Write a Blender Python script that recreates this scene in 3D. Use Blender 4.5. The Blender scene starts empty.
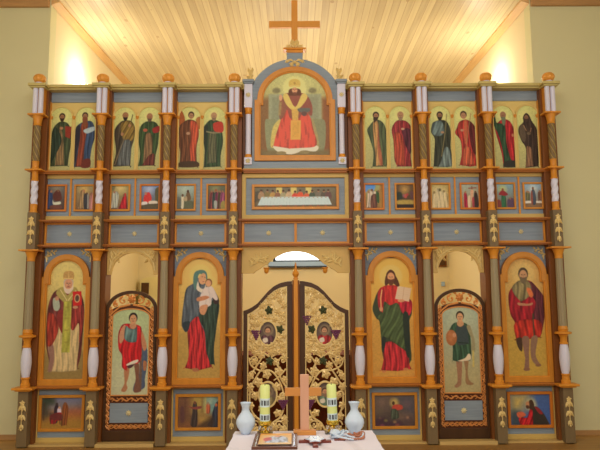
import bpy, bmesh, math, random
import numpy as np
from mathutils import Matrix, Vector
PI = math.pi
scn = bpy.context.scene
COL = scn.collection
rnd = random.Random(7)

# ------------------------------------------------------------------ colour
def lin(c):
    c = np.asarray(c, float) / 255.0
    return np.where(c <= .04045, c / 12.92, ((c + .055) / 1.055) ** 2.4)
LK = .60
LV = np.array([.57, .48, .40])          # light that falls on the screen
def alb(c, k=LK):
    a = lin(c) / (LV * (k / .6)); return np.maximum(a * np.minimum(1, .86 / np.max(a, axis=-1, keepdims=True)), .002)

# ------------------------------------------------------------------ materials
def mat(name, c, rough=.5, metal=0., k=LK, grain=0., gscale=(3, 3, 40), gdark=.75, bump=0., spec=.3):
    m = bpy.data.materials.new(name); m.use_nodes = True
    nt = m.node_tree; b = nt.nodes['Principled BSDF']
    col = tuple(alb(c, k)) + (1,)
    b.inputs['Base Color'].default_value = col
    b.inputs['Roughness'].default_value = rough
    b.inputs['Metallic'].default_value = metal
    b.inputs['Specular IOR Level'].default_value = spec
    if grain:
        tc = nt.nodes.new('ShaderNodeTexCoord'); mp = nt.nodes.new('ShaderNodeMapping')
        mp.inputs['Scale'].default_value = gscale
        nz = nt.nodes.new('ShaderNodeTexNoise'); nz.inputs['Scale'].default_value = 1.0
        nz.inputs['Detail'].default_value = 4
        mx = nt.nodes.new('ShaderNodeMix'); mx.data_type = 'RGBA'
        mx.inputs[6].default_value = tuple(x * gdark for x in col[:3]) + (1,)
        mx.inputs[7].default_value = tuple(min(.9, x * (2 - gdark)) for x in col[:3]) + (1,)
        mr = nt.nodes.new('ShaderNodeMapRange')
        mr.inputs[1].default_value = .5 - .25 / grain; mr.inputs[2].default_value = .5 + .25 / grain
        nt.links.new(tc.outputs['Object'], mp.inputs[0]); nt.links.new(mp.outputs[0], nz.inputs['Vector'])
        nt.links.new(nz.outputs[0], mr.inputs[0]); nt.links.new(mr.outputs[0], mx.inputs[0])
        nt.links.new(mx.outputs[2], b.inputs['Base Color'])
        if bump:
            bp = nt.nodes.new('ShaderNodeBump'); bp.inputs['Strength'].default_value = bump
            bp.inputs['Distance'].default_value = .01
            nt.links.new(nz.outputs[0], bp.inputs['Height']); nt.links.new(bp.outputs[0], b.inputs['Normal'])
    return m
M = {}
M['amber'] = mat('amber_varnished_wood', (178, 106, 28), .38, grain=.5, gscale=(14, 14, 3))
M['amber_h'] = mat('amber_rail_wood', (142, 80, 26), .38, grain=.5, gscale=(3, 14, 30))
M['frame'] = mat('orange_frame_wood', (166, 102, 30), .36, grain=.4, gscale=(14, 14, 6))
M['frame_r'] = mat('reddish_orange_frame_wood', (166, 90, 24), .36, grain=.4, gscale=(14, 14, 6))
M['brown'] = mat('dark_brown_stained_wood', (98, 52, 16), .45, grain=.6, gscale=(18, 18, 2))
M['door'] = mat('very_dark_brown_wood', (60, 35, 15), .4, grain=.5, gscale=(18, 18, 2))
M['carveback'] = mat('dark_red_brown_backing', (74, 36, 14), .5)
M['blue'] = mat('blue_grey_painted_wood', (112, 114, 110), .5, grain=.9, gscale=(2.5, 2.5, 45), gdark=.86)
M['ochre'] = mat('light_ochre_painted_wood', (168, 132, 66), .5, grain=.5, gscale=(3, 3, 20), gdark=.88)
M['cornice'] = mat('olive_ochre_painted_wood', (160, 136, 76), .5, grain=.4, gscale=(3, 3, 20), gdark=.9)
M['board'] = mat('ochre_icon_board', (184, 150, 80), .5, grain=.4, gscale=(6, 6, 6), gdark=.92)
M['olive'] = mat('olive_grey_painted_wood', (98, 76, 46), .5, grain=.4, gscale=(20, 20, 3), gdark=.85)
M['shaft'] = mat('grey_olive_shaft_paint', (124, 105, 72), .45, grain=.4, gscale=(25, 25, 2), gdark=.88)
M['twist'] = mat('olive_twisted_shaft_paint', (102, 78, 44), .45)
M['twistgold'] = mat('gilded_groove', (144, 114, 58), .4, .2)
M['white'] = mat('white_painted_wood', (222, 206, 200), .4)
M['ball'] = mat('dark_gold_carved_ball', (184, 118, 44), .35, .15)
M['gold'] = mat('gilded_carving', (230, 190, 116), .32, .12)
M['gold_d'] = mat('copper_gilded_carving', (178, 112, 54), .35, .25)
M['gold_b'] = mat('bright_gilded_vine', (236, 194, 122), .24, .12)
M['rosette'] = mat('pale_gold_rosette', (222, 196, 140), .4, .2)
M['valance'] = mat('ochre_valance_board', (172, 134, 70), .5, grain=.4, gscale=(6, 6, 12), gdark=.9)
M['valgold'] = mat('pale_gilded_foliage', (218, 180, 108), .35, .1)
M['leafgreen'] = mat('dark_green_painted_leaf', (56, 58, 32), .4)
M['grape'] = mat('purple_painted_grapes', (92, 44, 62), .4)
M['pinkwood'] = mat('pinkish_beech_wood', (172, 120, 88), .5, grain=.4, gscale=(30, 30, 3), gdark=.9)
M['crosswood'] = mat('orange_brown_wood', (166, 104, 46), .45, grain=.4, gscale=(6, 30, 30), gdark=.9)
M['topcross'] = mat('varnished_cross_wood', (176, 112, 42), .4, grain=.4, gscale=(12, 12, 4), gdark=.9)
M['cloth'] = mat('white_table_cloth', (226, 206, 196), .8, k=.64)
M['porcelain'] = mat('white_porcelain', (226, 226, 220), .12, k=.8)
M['wax'] = mat('yellow_green_candle_wrap', (212, 206, 116), .35)
M['waxwhite'] = mat('white_candle_band', (222, 224, 206), .3)
M['dark'] = mat('dark_print', (40, 36, 34), .5)
M['brass'] = mat('polished_brass', (214, 168, 60), .15, .9)
M['darkframe'] = mat('dark_wood_picture_frame', (78, 42, 26), .35)
M['silver'] = mat('silver_inlay', (210, 214, 222), .25, .7)
M['mahogany'] = mat('dark_red_cross_wood', (96, 40, 26), .35)
M['bead'] = mat('copper_brown_beads', (140, 84, 56), .35, .2)
M['altarcloth'] = mat('dark_red_altar_cloth', (84, 34, 10), .8, k=.6)
M['wall'] = mat('cream_plaster_wall', (178, 161, 114), .9, grain=.2, gscale=(1, 1, 1), gdark=.97, k=.62)
M['wall_s'] = mat('warm_sanctuary_plaster', (212, 184, 135), .9, k=.6)
M['wallpaint'] = mat('cream_wall_beyond_window', (214, 210, 196), .9)
M['winframe'] = mat('blue_grey_window_frame', (160, 176, 192), .5)
M['winedge'] = mat('dark_window_gasket', (46, 50, 56), .5)
M['trim'] = mat('brown_wood_trim', (150, 106, 60), .5, grain=.5, gscale=(2, 20, 20))
M['trim_c'] = mat('orange_brown_ceiling_trim', (222, 160, 96), .5, grain=.5, gscale=(20, 2, 20))
M['sill'] = mat('pale_threshold_wood', (164, 128, 70), .5)
M['niche'] = mat('olive_niche_plaster', (190, 168, 112), .9)
M['nichedark'] = mat('niche_shade_and_picture_brown', (70, 44, 22), .8)

def glassmat():
    m = bpy.data.materials.new('clear_glass'); m.use_nodes = True
    b = m.node_tree.nodes['Principled BSDF']
    b.inputs['Base Color'].default_value = (.95, .97, .95, 1); b.inputs['Roughness'].default_value = .03
    b.inputs['Transmission Weight'].default_value = .9; b.inputs['IOR'].default_value = 1.45
    return m
M['glass'] = glassmat()
def emit(name, c, s):
    m = bpy.data.materials.new(name); m.use_nodes = True; nt = m.node_tree
    b = nt.nodes['Principled BSDF']; b.inputs['Base Color'].default_value = (.8, .8, .8, 1)
    b.inputs['Emission Color'].default_value = (*c, 1); b.inputs['Emission Strength'].default_value = s
    return m
M['bulb'] = emit('lit_candle_bulb', (1, .78, .5), 14)
M['daylight'] = emit('bright_daylight_sky', (.93, .98, 1), 2.2)

def boards(name, c, w, axis='X', knots=True, k=.6, dark=.8, var=.12, rough=.45):
    """tongue and groove boards running along the other horizontal axis"""
    m = bpy.data.materials.new(name); m.use_nodes = True; nt = m.node_tree; N = nt.nodes; L = nt.links
    b = N['Principled BSDF']; b.inputs['Roughness'].default_value = rough
    tc = N.new('ShaderNodeTexCoord'); sp = N.new('ShaderNodeSeparateXYZ'); L.new(tc.outputs['Object'], sp.inputs[0])
    def mth(op, a, bb=None):
        n = N.new('ShaderNodeMath'); n.operation = op
        for i, v in enumerate((a, bb)):
            if v is None: continue
            if isinstance(v, (int, float)): n.inputs[i].default_value = v
            else: L.new(v, n.inputs[i])
        return n.outputs[0]
    u, v = (sp.outputs[0], sp.outputs[1]) if axis == 'X' else (sp.outputs[1], sp.outputs[0])
    q = mth('DIVIDE', u, w); fl = mth('FLOOR', q); fr = mth('SUBTRACT', q, fl)
    joint = mth('LESS_THAN', mth('ABSOLUTE', mth('SUBTRACT', fr, .5)), .465)     # 1 on the board, 0 in the groove
    wn = N.new('ShaderNodeTexWhiteNoise'); wn.noise_dimensions = '1D'; L.new(fl, wn.inputs['W'])
    cb = N.new('ShaderNodeCombineXYZ'); L.new(mth('MULTIPLY', u, 22), cb.inputs[0])
    L.new(mth('ADD', mth('MULTIPLY', v, .9), mth('MULTIPLY', wn.outputs[0], 40)), cb.inputs[1])
    nz = N.new('ShaderNodeTexNoise'); nz.inputs['Scale'].default_value = 1; nz.inputs['Detail'].default_value = 5
    L.new(cb.outputs[0], nz.inputs['Vector'])
    base = alb(c, k)
    t = mth('ADD', mth('MULTIPLY', wn.outputs[0], var), mth('MULTIPLY', nz.outputs[0], .45))
    ramp = N.new('ShaderNodeValToRGB'); L.new(t, ramp.inputs[0])
    ramp.color_ramp.elements[0].position = .08; ramp.color_ramp.elements[0].color = (*(base * np.array([dark, dark * .9, dark * .8])), 1)
    ramp.color_ramp.elements[1].position = .42; ramp.color_ramp.elements[1].color = (*np.minimum(base * 1.06, .92), 1)
    out = ramp.outputs[0]
    if knots:
        vo = N.new('ShaderNodeTexVoronoi'); vo.inputs['Scale'].default_value = 1.0
        cb2 = N.new('ShaderNodeCombineXYZ'); L.new(mth('MULTIPLY', u, 3.6), cb2.inputs[0]); L.new(mth('MULTIPLY', v, 2.2), cb2.inputs[1])
        L.new(cb2.outputs[0], vo.inputs['Vector'])
        kk = mth('LESS_THAN', vo.outputs['Distance'], .10)
        mx = N.new('ShaderNodeMix'); mx.data_type = 'RGBA'; L.new(mth('MULTIPLY', kk, .55), mx.inputs[0]); L.new(out, mx.inputs[6])
        mx.inputs[7].default_value = (*(base * np.array([.62, .45, .3])), 1); out = mx.outputs[2]
    mj = N.new('ShaderNodeMix'); mj.data_type = 'RGBA'; L.new(mth('SUBTRACT', 1, joint), mj.inputs[0])
    L.new(out, mj.inputs[6]); mj.inputs[7].default_value = (*(base * np.array([.72, .6, .46])), 1)
    L.new(mj.outputs[2], b.inputs['Base Color'])
    return m
M['pine'] = boards('knotty_pine_ceiling_boards', (242, 210, 154), .10, 'X', k=.95, dark=.72, var=.2)
M['floor'] = boards('orange_brown_floor_boards', (132, 92, 42), .12, 'Y', knots=False)

# ------------------------------------------------------------------ mesh helpers
class MB:
    def __init__(s): s.v = []; s.f = []
    def add(s, vs, fs):
        n = len(s.v); s.v += [tuple(p) for p in vs]; s.f += [tuple(i + n for i in f) for f in fs]; return s
    def box(s, x0, x1, y0, y1, z0, z1):
        return s.add([(x0, y0, z0), (x1, y0, z0), (x1, y1, z0), (x0, y1, z0), (x0, y0, z1), (x1, y0, z1), (x1, y1, z1), (x0, y1, z1)],
                     [(0, 3, 2, 1), (4, 5, 6, 7), (0, 1, 5, 4), (1, 2, 6, 5), (2, 3, 7, 6), (3, 0, 4, 7)])
    def lathe(s, prof, cx=0, cy=0, cz=0, n=20, sy=1., fold=0, fr=0.):
        vs = []; fs = []
        for (r, z) in prof:
            for i in range(n):
                a = 2 * PI * i / n; rr = r * (1 + fr * math.cos(fold * a)) if fold else r
                vs.append((cx + rr * math.cos(a), cy + sy * rr * math.sin(a), cz + z))
        for j in range(len(prof) - 1):
            for i in range(n):
                k = (i + 1) % n; fs.append((j * n + i, j * n + k, (j + 1) * n + k, (j + 1) * n + i))
        fs.append(tuple(range(n))[::-1]); fs.append(tuple((len(prof) - 1) * n + i for i in range(n)))
        return s.add(vs, fs)
    def ring(s, o, i, y0, y1):
        """frame between outer and inner loops of the same length, in the XZ plane"""
        n = len(o); vs = [(x, y0, z) for x, z in o] + [(x, y0, z) for x, z in i] + [(x, y1, z) for x, z in o] + [(x, y1, z) for x, z in i]
        fs = []
        for a in range(n):
            b = (a + 1) % n
            fs += [(a, b, n + b, n + a), (2 * n + a, 3 * n + a, 3 * n + b, 2 * n + b), (a, 2 * n + a, 2 * n + b, b), (n + a, n + b, 3 * n + b, 3 * n + a)]
        return s.add(vs, fs)
    def prism(s, pts, y0, y1):
        n = len(pts); vs = [(x, y0, z) for x, z in pts] + [(x, y1, z) for x, z in pts]
        fs = [tuple(range(n)), tuple(range(2 * n - 1, n - 1, -1))] + [(a, n + a, n + (a + 1) % n, (a + 1) % n) for a in range(n)]
        return s.add(vs, fs)
    def strip(s, xs, zb, zt, y0, y1):
        n = len(xs); vs = []
        for x, b, t in zip(xs, zb, zt): vs += [(x, y0, b), (x, y0, t), (x, y1, t), (x, y1, b)]
        fs = [(0, 1, 2, 3), (4 * n - 1, 4 * n - 2, 4 * n - 3, 4 * n - 4)]
        for a in range(n - 1):
            for k in range(4):
                kk = (k + 1) % 4; fs.append((4 * a + k, 4 * a + 4 + k, 4 * a + 4 + kk, 4 * a + kk))
        return s.add(vs, fs)
    def tube(s, pts, r, n=6, r1=None, flat=1.):
        pts = [Vector(p) for p in pts]; m = len(pts); vs = []; fs = []
        r1 = r if r1 is None else r1; up0 = Vector((0, 1, 0))
        for j, p in enumerate(pts):
            d = (pts[min(j + 1, m - 1)] - pts[max(j - 1, 0)])
            if d.length < 1e-9: d = Vector((0, 0, 1))
            d.normalize(); u = up0 if abs(d.dot(up0)) < .95 else Vector((1, 0, 0))
            a = d.cross(u).normalized(); b = a.cross(d).normalized(); rr = r + (r1 - r) * j / (m - 1)
            for i in range(n):
                t = 2 * PI * i / n; vs.append(p + a * rr * math.cos(t) + b * rr * flat * math.sin(t))
        for j in range(m - 1):
            for i in range(n):
                k = (i + 1) % n; fs.append((j * n + i, j * n + k, (j + 1) * n + k, (j + 1) * n + i))
        fs.append(tuple(range(n))[::-1]); fs.append(tuple((m - 1) * n + i for i in range(n)))
        return s.add(vs, fs)
    def leaf(s, x, z, ang, L, W, y=0., h=.01):
        """ridged pointed leaf rising towards -Y"""
        c, sn = math.cos(ang), math.sin(ang)
        def P(a, b, d): return (x + a * c - b * sn, y - d, z + a * sn + b * c)
        vs = [P(0, 0, h * .4), P(L * .3, W * .5, 0), P(L * .62, W * .42, 0), P(L, 0, h * .5), P(L * .62, -W * .42, 0), P(L * .3, -W * .5, 0), P(L * .35, 0, h), P(L * .7, 0, h)]
        fs = [(0, 6, 1), (1, 6, 7, 2), (2, 7, 3), (3, 7, 4), (4, 7, 6, 5), (5, 6, 0)]
        return s.add(vs, fs)
    def lobed(s, x, z, ang, R, y=0., h=.014, lobes=5, deep=.42):
        """vine leaf: lobed, domed, with a back so that it has thickness"""
        n = lobes * 4; vs = [(x, y - h, z)]; fs = []
        for i in range(n):
            t = 2 * PI * i / n; rr = R * (1 - deep * (.5 - .5 * math.cos(lobes * t)) ** 1.0)
            rr *= 1.12 if abs(math.cos(t / 2)) > .9 else 1
            vs.append((x + rr * math.cos(t + ang), y, z + rr * math.sin(t + ang)))
        for i in range(n):
            t = 2 * PI * i / n; q = R * (1 - deep * (.5 - .5 * math.cos(lobes * t)))
            vs.append((x + q * .5 * math.cos(t + ang), y - h * (1.25 if i % 4 == 0 else .6), z + q * .5 * math.sin(t + ang)))
        for i in range(n):
            k = (i + 1) % n
            fs += [(0, n + 1 + i, n + 1 + k), (n + 1 + i, 1 + i, 1 + k, n + 1 + k)]
        fs.append(tuple(range(n, 0, -1)))
        return s.add(vs, fs)
    def ball(s, x, y, z, r, n=8, m=6, sz=1.):
        prof = [(max(1e-4, r * math.sin(PI * j / m)), -r * sz * math.cos(PI * j / m)) for j in range(m + 1)]
        return s.lathe(prof, x, y, z, n)
    def build(s, name, m, parent=None, bevel=0., smooth=False, loc=(0, 0, 0)):
        me = bpy.data.meshes.new(name); me.from_pydata([tuple(v) for v in s.v], [], s.f); me.update()
        bm = bmesh.new(); bm.from_mesh(me); bmesh.ops.recalc_face_normals(bm, faces=bm.faces); bm.to_mesh(me); bm.free()
        me.materials.append(m)
        if smooth:
            me.polygons.foreach_set('use_smooth', [True] * len(me.polygons))
            try: me.set_sharp_from_angle(angle=math.radians(38))
            except Exception: pass
        o = bpy.data.objects.new(name, me); COL.objects.link(o); o.location = loc
        if parent: o.parent = parent
        if bevel:
            b = o.modifiers.new('bevel', 'BEVEL'); b.width = bevel; b.segments = 2; b.limit_method = 'ANGLE'
        return o
def arc(cx, cz, rx, rz, a0, a1, n):
    return [(cx + rx * math.cos(a0 + (a1 - a0) * i / n), cz + rz * math.sin(a0 + (a1 - a0) * i / n)) for i in range(n + 1)]
def thing(name, label, cat, loc=(0, 0, 0), rz=0, group=None):
    o = bpy.data.objects.new(name, None); COL.objects.link(o); o.location = loc; o.rotation_euler = (0, 0, rz); o.empty_display_size = .1
    return tag(o, label, cat, group)
def tag(o, label, cat, group=None):
    o['label'] = label; o['category'] = cat
    if group: o['group'] = group
    return o
def struct(o): o['kind'] = 'structure'; return o
def dup(root, loc, label, rz=None, group=None):
    r = root.copy(); COL.objects.link(r); r.location = loc; r['label'] = label
    if rz is not None: r.rotation_euler = (0, 0, rz)
    if group: r['group'] = group
    for ch in list(root.children):
        c = ch.copy(); COL.objects.link(c); c.parent = r
        for g in list(ch.children):
            d = g.copy(); COL.objects.link(d); d.parent = c
    return r

# ------------------------------------------------------------------ painted panels
def catmull(p, k=4):
    n = len(p); o = []
    for i in range(n):
        a, b, c, d = p[i - 1], p[i], p[(i + 1) % n], p[(i + 2) % n]
        for j in range(k):
            t = j / k
            o.append(tuple(.5 * (2 * b[q] + (c[q] - a[q]) * t + (2 * a[q] - 5 * b[q] + 4 * c[q] - d[q]) * t * t + (3 * b[q] - a[q] - 3 * c[q] + d[q]) * t ** 3) for q in (0, 1)))
    return o
class Paint:
    """An oil painting: strokes laid on a fine grid of coloured cells."""
    def __init__(s, rect, top, bot, res=2.4, seed=1):
        s.x0, s.y0, s.x1, s.y1 = rect
        s.nx = int((s.x1 - s.x0) * res) + 1; s.ny = int((s.y1 - s.y0) * res) + 1
        s.X, s.Y = np.meshgrid(np.linspace(s.x0, s.x1, s.nx), np.linspace(s.y0, s.y1, s.ny))
        t = ((s.Y - s.y0) / (s.y1 - s.y0))[..., None]
        s.C = np.array(top, float) * (1 - t) + np.array(bot, float) * t
        s.rg = np.random.RandomState(seed); s.fr(0, 0, 1)
    def fr(s, ox, oy, k, dy=0): s.ox, s.oy, s.k, s.dy = ox, oy, k, dy; return s
    def T(s, p): return (s.ox + p[0] / s.k, s.oy + (p[1] + s.dy) / s.k)
    def blend(s, a, c, sl=None):
        if sl is None: sl = (slice(None), slice(None))
        s.C[sl] = s.C[sl] * (1 - a[..., None]) + np.array(c, float) * a[..., None]
    def poly(s, pts, c, soft=.35, al=1., smooth=True, folds=0, fang=0., famp=.25):
        P = [s.T(p) for p in pts]
        if folds >= 3:                       # keep the hem of a robe square
            ys = [p[1] for p in P]; lim = max(ys) - .07 * (max(ys) - min(ys)); P = [q for p in P for q in ((p, p) if p[1] > lim else (p,))]
        if smooth: P = catmull(P)
        P = np.array(P); m = soft * 2 + .5
        ix = np.where((s.X[0] >= P[:, 0].min() - m) & (s.X[0] <= P[:, 0].max() + m))[0]; iy = np.where((s.Y[:, 0] >= P[:, 1].min() - m) & (s.Y[:, 0] <= P[:, 1].max() + m))[0]
        if len(ix) == 0 or len(iy) == 0: return s
        sl = (slice(iy[0], iy[-1] + 1), slice(ix[0], ix[-1] + 1)); X = s.X[sl]; Y = s.Y[sl]
        D = np.full(X.shape, 1e9); ins = np.zeros(X.shape, bool)
        for i in range(len(P)):
            ax, ay = P[i - 1]; bx, by = P[i]; dx, dy = bx - ax, by - ay; l2 = dx * dx + dy * dy + 1e-12
            t = np.clip(((X - ax) * dx + (Y - ay) * dy) / l2, 0, 1)
            D = np.minimum(D, (X - ax - t * dx) ** 2 + (Y - ay - t * dy) ** 2)
            if ay != by: ins ^= ((ay > Y) != (by > Y)) & (X < (bx - ax) * (Y - ay) / (by - ay) + ax)
        sd = np.where(ins, np.sqrt(D), -np.sqrt(D)); a = np.clip(.5 + sd / (2 * soft), 0, 1) * al
        c = np.array(c, float)
        if folds:
            w = P[:, 0].max() - P[:, 0].min(); ph = (X - P[:, 0].min() + (Y - P[:, 1].min()) * fang) / w * folds * 2 * PI; r_ = s.rg.rand(4) * 6.28
            f = 1 + 1.35 * famp * (.42 * np.sin(ph + 1.6 * np.sin(Y * .16 + r_[0])) + .3 * np.sin(ph * 1.9 + 1.4 * np.sin(Y * .23 + r_[1]) + r_[2]) + .25 * np.sin(ph * .5 + Y * .2 + r_[3])) - famp * .9 * np.exp(-np.maximum(sd, 0) / 1.1)
            cc = c * f[..., None]
            s.C[sl] = s.C[sl] * (1 - a[..., None]) + cc * a[..., None]
        else: s.blend(a, c, sl)
        return s
    def ell(s, x, y, rx, ry, c, soft=.35, al=1.):
        n = 14; return s.poly([(x + rx * math.cos(2 * PI * i / n), y + ry * math.sin(2 * PI * i / n)) for i in range(n)], c, soft, al, False)
    def line(s, pts, w, c, soft=.3, al=1.):
        for a, b in zip(pts, pts[1:]):
            dx, dy = b[0] - a[0], b[1] - a[1]; l = math.hypot(dx, dy) + 1e-9; nx, ny = -dy / l * w / 2, dx / l * w / 2
            s.poly([(a[0] + nx, a[1] + ny), (b[0] + nx, b[1] + ny), (b[0] - nx, b[1] - ny), (a[0] - nx, a[1] - ny)], c, soft, al, False)
        return s
    def glow(s, x, y, r, c, al=.6):
        x, y = s.T((x, y)); r = r / s.k; d = np.hypot(s.X - x, s.Y - y); s.blend(np.clip(1 - d / r, 0, 1) * al, c); return s
    def halo(s, x, y, r, c=(214, 200, 118), al=.55): return s.ell(x, y, r, r, c, 1.2, al)
    def face(s, x, y, rx, ry, skin=(176, 124, 80), beard=None, hair=(62, 40, 24), bald=False, long_=False):
        d = tuple(v * .55 for v in skin)
        if long_: s.poly([(x - rx * 1.2, y - ry * .6), (x, y - ry * 1.5), (x + rx * 1.2, y - ry * .6), (x + rx * 1.6, y + ry * 1.5), (x, y + ry * .9), (x - rx * 1.6, y + ry * 1.5)], hair)
        s.ell(x, y - ry * .28, rx * 1.28, ry * 1.12, skin if bald else hair)
        s.ell(x, y + ry * .05, rx, ry, skin)
        if beard: s.poly([(x - rx * .95, y + ry * .3), (x, y + ry * .42), (x + rx * .95, y + ry * .3), (x + rx * .6, y + ry * 1.25), (x, y + ry * 1.5), (x - rx * .6, y + ry * 1.25)], beard)
        s.line([(x - rx * .55, y - ry * .1), (x - rx * .15, y - ry * .1)], ry * .16, d, .2, .8)
        s.line([(x + rx * .15, y - ry * .1), (x + rx * .55, y - ry * .1)], ry * .16, d, .2, .8)
        s.line([(x, y - ry * .05), (x, y + ry * .25)], rx * .14, d, .2, .45)
        s.line([(x - rx * .28, y + ry * .46), (x + rx * .28, y + ry * .46)], ry * .12, (120, 52, 40), .2, .7)
        return s
    def build(s, name, world, y, parent, clip=None, label=None):
        """world = (x0, x1, z0, z1); clip(x, z) -> bool keeps a cell"""
        X0, X1, Z0, Z1 = world
        nz = s.rg.rand(s.ny, s.nx) - .5; nz2 = np.repeat(np.repeat(s.rg.rand(s.ny // 4 + 1, s.nx // 4 + 1) - .5, 4, 0), 4, 1)[:s.ny, :s.nx]
        C = np.clip(s.C * np.array([.94, .90, .88]) * (1 + .06 * nz + .07 * nz2)[..., None], 0, 255)
        wx = X0 + (s.X - s.x0) / (s.x1 - s.x0) * (X1 - X0); wz = Z1 - (s.Y - s.y0) / (s.y1 - s.y0) * (Z1 - Z0)
        n = s.nx * s.ny; co = np.stack([wx, np.full_like(wx, y), wz], -1).reshape(-1, 3)
        idx = np.arange(n).reshape(s.ny, s.nx)
        q = np.stack([idx[:-1, :-1], idx[1:, :-1], idx[1:, 1:], idx[:-1, 1:]], -1).reshape(-1, 4)
        if clip is not None:
            cx = (wx[:-1, :-1] + wx[1:, 1:]).ravel() / 2; cz = (wz[:-1, :-1] + wz[1:, 1:]).ravel() / 2
            q = q[clip(cx, cz)]
        used = np.unique(q); mp = np.full(n, -1); mp[used] = np.arange(len(used)); q = mp[q]; co = co[used]
        cols = np.concatenate([alb(C.reshape(-1, 3)[used]), np.ones((len(used), 1))], 1)
        me = bpy.data.meshes.new(name); me.vertices.add(len(co)); me.vertices.foreach_set('co', co.ravel())
        me.loops.add(q.size); me.loops.foreach_set('vertex_index', q.ravel().astype(np.int32))
        me.polygons.add(len(q)); me.polygons.foreach_set('loop_start', np.arange(0, q.size, 4, dtype=np.int32))
        try: me.polygons.foreach_set('loop_total', np.full(len(q), 4, dtype=np.int32))
        except Exception: pass
        me.update(); me.validate()
        at = me.color_attributes.new('paint', 'FLOAT_COLOR', 'POINT'); at.data.foreach_set('color', cols.astype(np.float32).ravel())
        me.materials.append(M['paint']); o = bpy.data.objects.new(name, me); COL.objects.link(o)
        if parent: o.parent = parent
        if label: o['label'] = label
        return o
def paintmat():
    m = bpy.data.materials.new('oil_paint'); m.use_nodes = True; nt = m.node_tree
    a = nt.nodes.new('ShaderNodeVertexColor'); a.layer_name = 'paint'; b = nt.nodes['Principled BSDF']
    nt.links.new(a.outputs[0], b.inputs['Base Color']); b.inputs['Roughness'].default_value = .45; b.inputs['Specular IOR Level'].default_value = .22
    return m
M['paint'] = paintmat()

# ------------------------------------------------------------------ layout
CX = [-3.30, -2.483, -1.64, -.782, .782, 1.64, 2.483, 3.30]
BC = [-2.901, -2.070, -1.218, 1.218, 2.070, 2.901]
BH = [.318, .331, .338, .338, .331, .318]
BI = [0, 1, 2, 4, 5, 6]                       # bay k lies right of column BI[k]
PY = .17                                      # plane of the bay panels
def zp(z): return 1.72 + (z - 1.72) * 1.009

# ------------------------------------------------------------------ the room
WY = .45
struct(MB().box(-5.6, 5.6, -11, WY, -.08, -.01).build('floor', M['floor']))
struct(MB().box(-3.5, 3.5, WY, 5.2, -.08, -.005).build('floor', M['floor']))
struct(MB().box(-5.6, -3.385, WY, WY + .2, -.08, 5.95).build('wall_front_left', M['wall']))
struct(MB().box(3.287, 5.6, WY, WY + .2, -.08, 5.95).build('wall_front_right', M['wall']))
struct(MB().box(-5.7, -5.6, -11, WY, -.08, 5.95).build('wall_left', M['wall']))
struct(MB().box(5.6, 5.7, -11, WY, -.08, 5.95).build('wall_right', M['wall']))
struct(MB().box(-5.7, 5.7, -11.1, -11, -.08, 5.95).build('wall_back', M['wall']))
struct(MB().box(-5.7, 5.7, -11.1, WY + .2, 5.9, 6.0).build('ceiling', M['pine']))
struct(MB().add([(-3.5, WY + .2, 5.9), (3.4, WY + .2, 5.9), (3.4, 5.2, 5.95), (-3.5, 5.2, 5.95), (-3.5, WY + .2, 6), (3.4, WY + .2, 6), (3.4, 5.2, 6.05), (-3.5, 5.2, 6.05)],
    [(0, 3, 2, 1), (4, 5, 6, 7), (0, 1, 5, 4), (1, 2, 6, 5), (2, 3, 7, 6), (3, 0, 4, 7)]).build('ceiling', M['pine']))
def wedge(x0, x1, xb0, xb1):
    return MB().add([(x0, WY + .2, -.08), (x1, WY + .2, -.08), (xb1, 5.2, -.08), (xb0, 5.2, -.08), (x0, WY + .2, 6), (x1, WY + .2, 6), (xb1, 5.2, 6), (xb0, 5.2, 6)],
        [(0, 3, 2, 1), (4, 5, 6, 7), (0, 1, 5, 4), (1, 2, 6, 5), (2, 3, 7, 6), (3, 0, 4, 7)])
struct(wedge(-3.6, -3.385, -3.6, -3.24).build('wall_sanctuary_left', M['wall_s']))
struct(wedge(3.287, 3.5, 3.16, 3.5).build('wall_sanctuary_right', M['wall_s']))
# back wall of the sanctuary with the window opening
bw = MB(); wx0, wx1, wz0, wz1 = -.47, .55, 2.50, 3.3
bw.box(-3.6, wx0, 5.0, 5.2, -.08, 6).box(wx1, 3.6, 5.0, 5.2, -.08, 6).box(wx0, wx1, 5.0, 5.2, -.08, wz0).box(wx0, wx1, 5.0, 5.2, wz1, 6)
struct(bw.build('wall_sanctuary_back', M['wall_s']))
w = struct(MB().box(wx0, wx1, 5.12, 5.13, wz0, wz1).build('window_1', M['daylight']))
o = MB().box(-.56, .63, 4.9, 5.1, 2.43, 2.52).build('window_sill', M['winframe'], w)
o = MB().box(-.56, .63, 4.89, 5.1, 2.40, 2.43).build('window_sill_edge', M['winedge'], w)
fr = MB().box(wx0, wx1, 5.05, 5.11, 2.52, 2.56).box(wx0 - .02, wx0 + .05, 5.05, 5.11, 2.52, wz1).box(wx1 - .05, wx1 + .02, 5.05, 5.11, 2.52, wz1)
fr.build('window_frame', M['winedge'], w)
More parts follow.
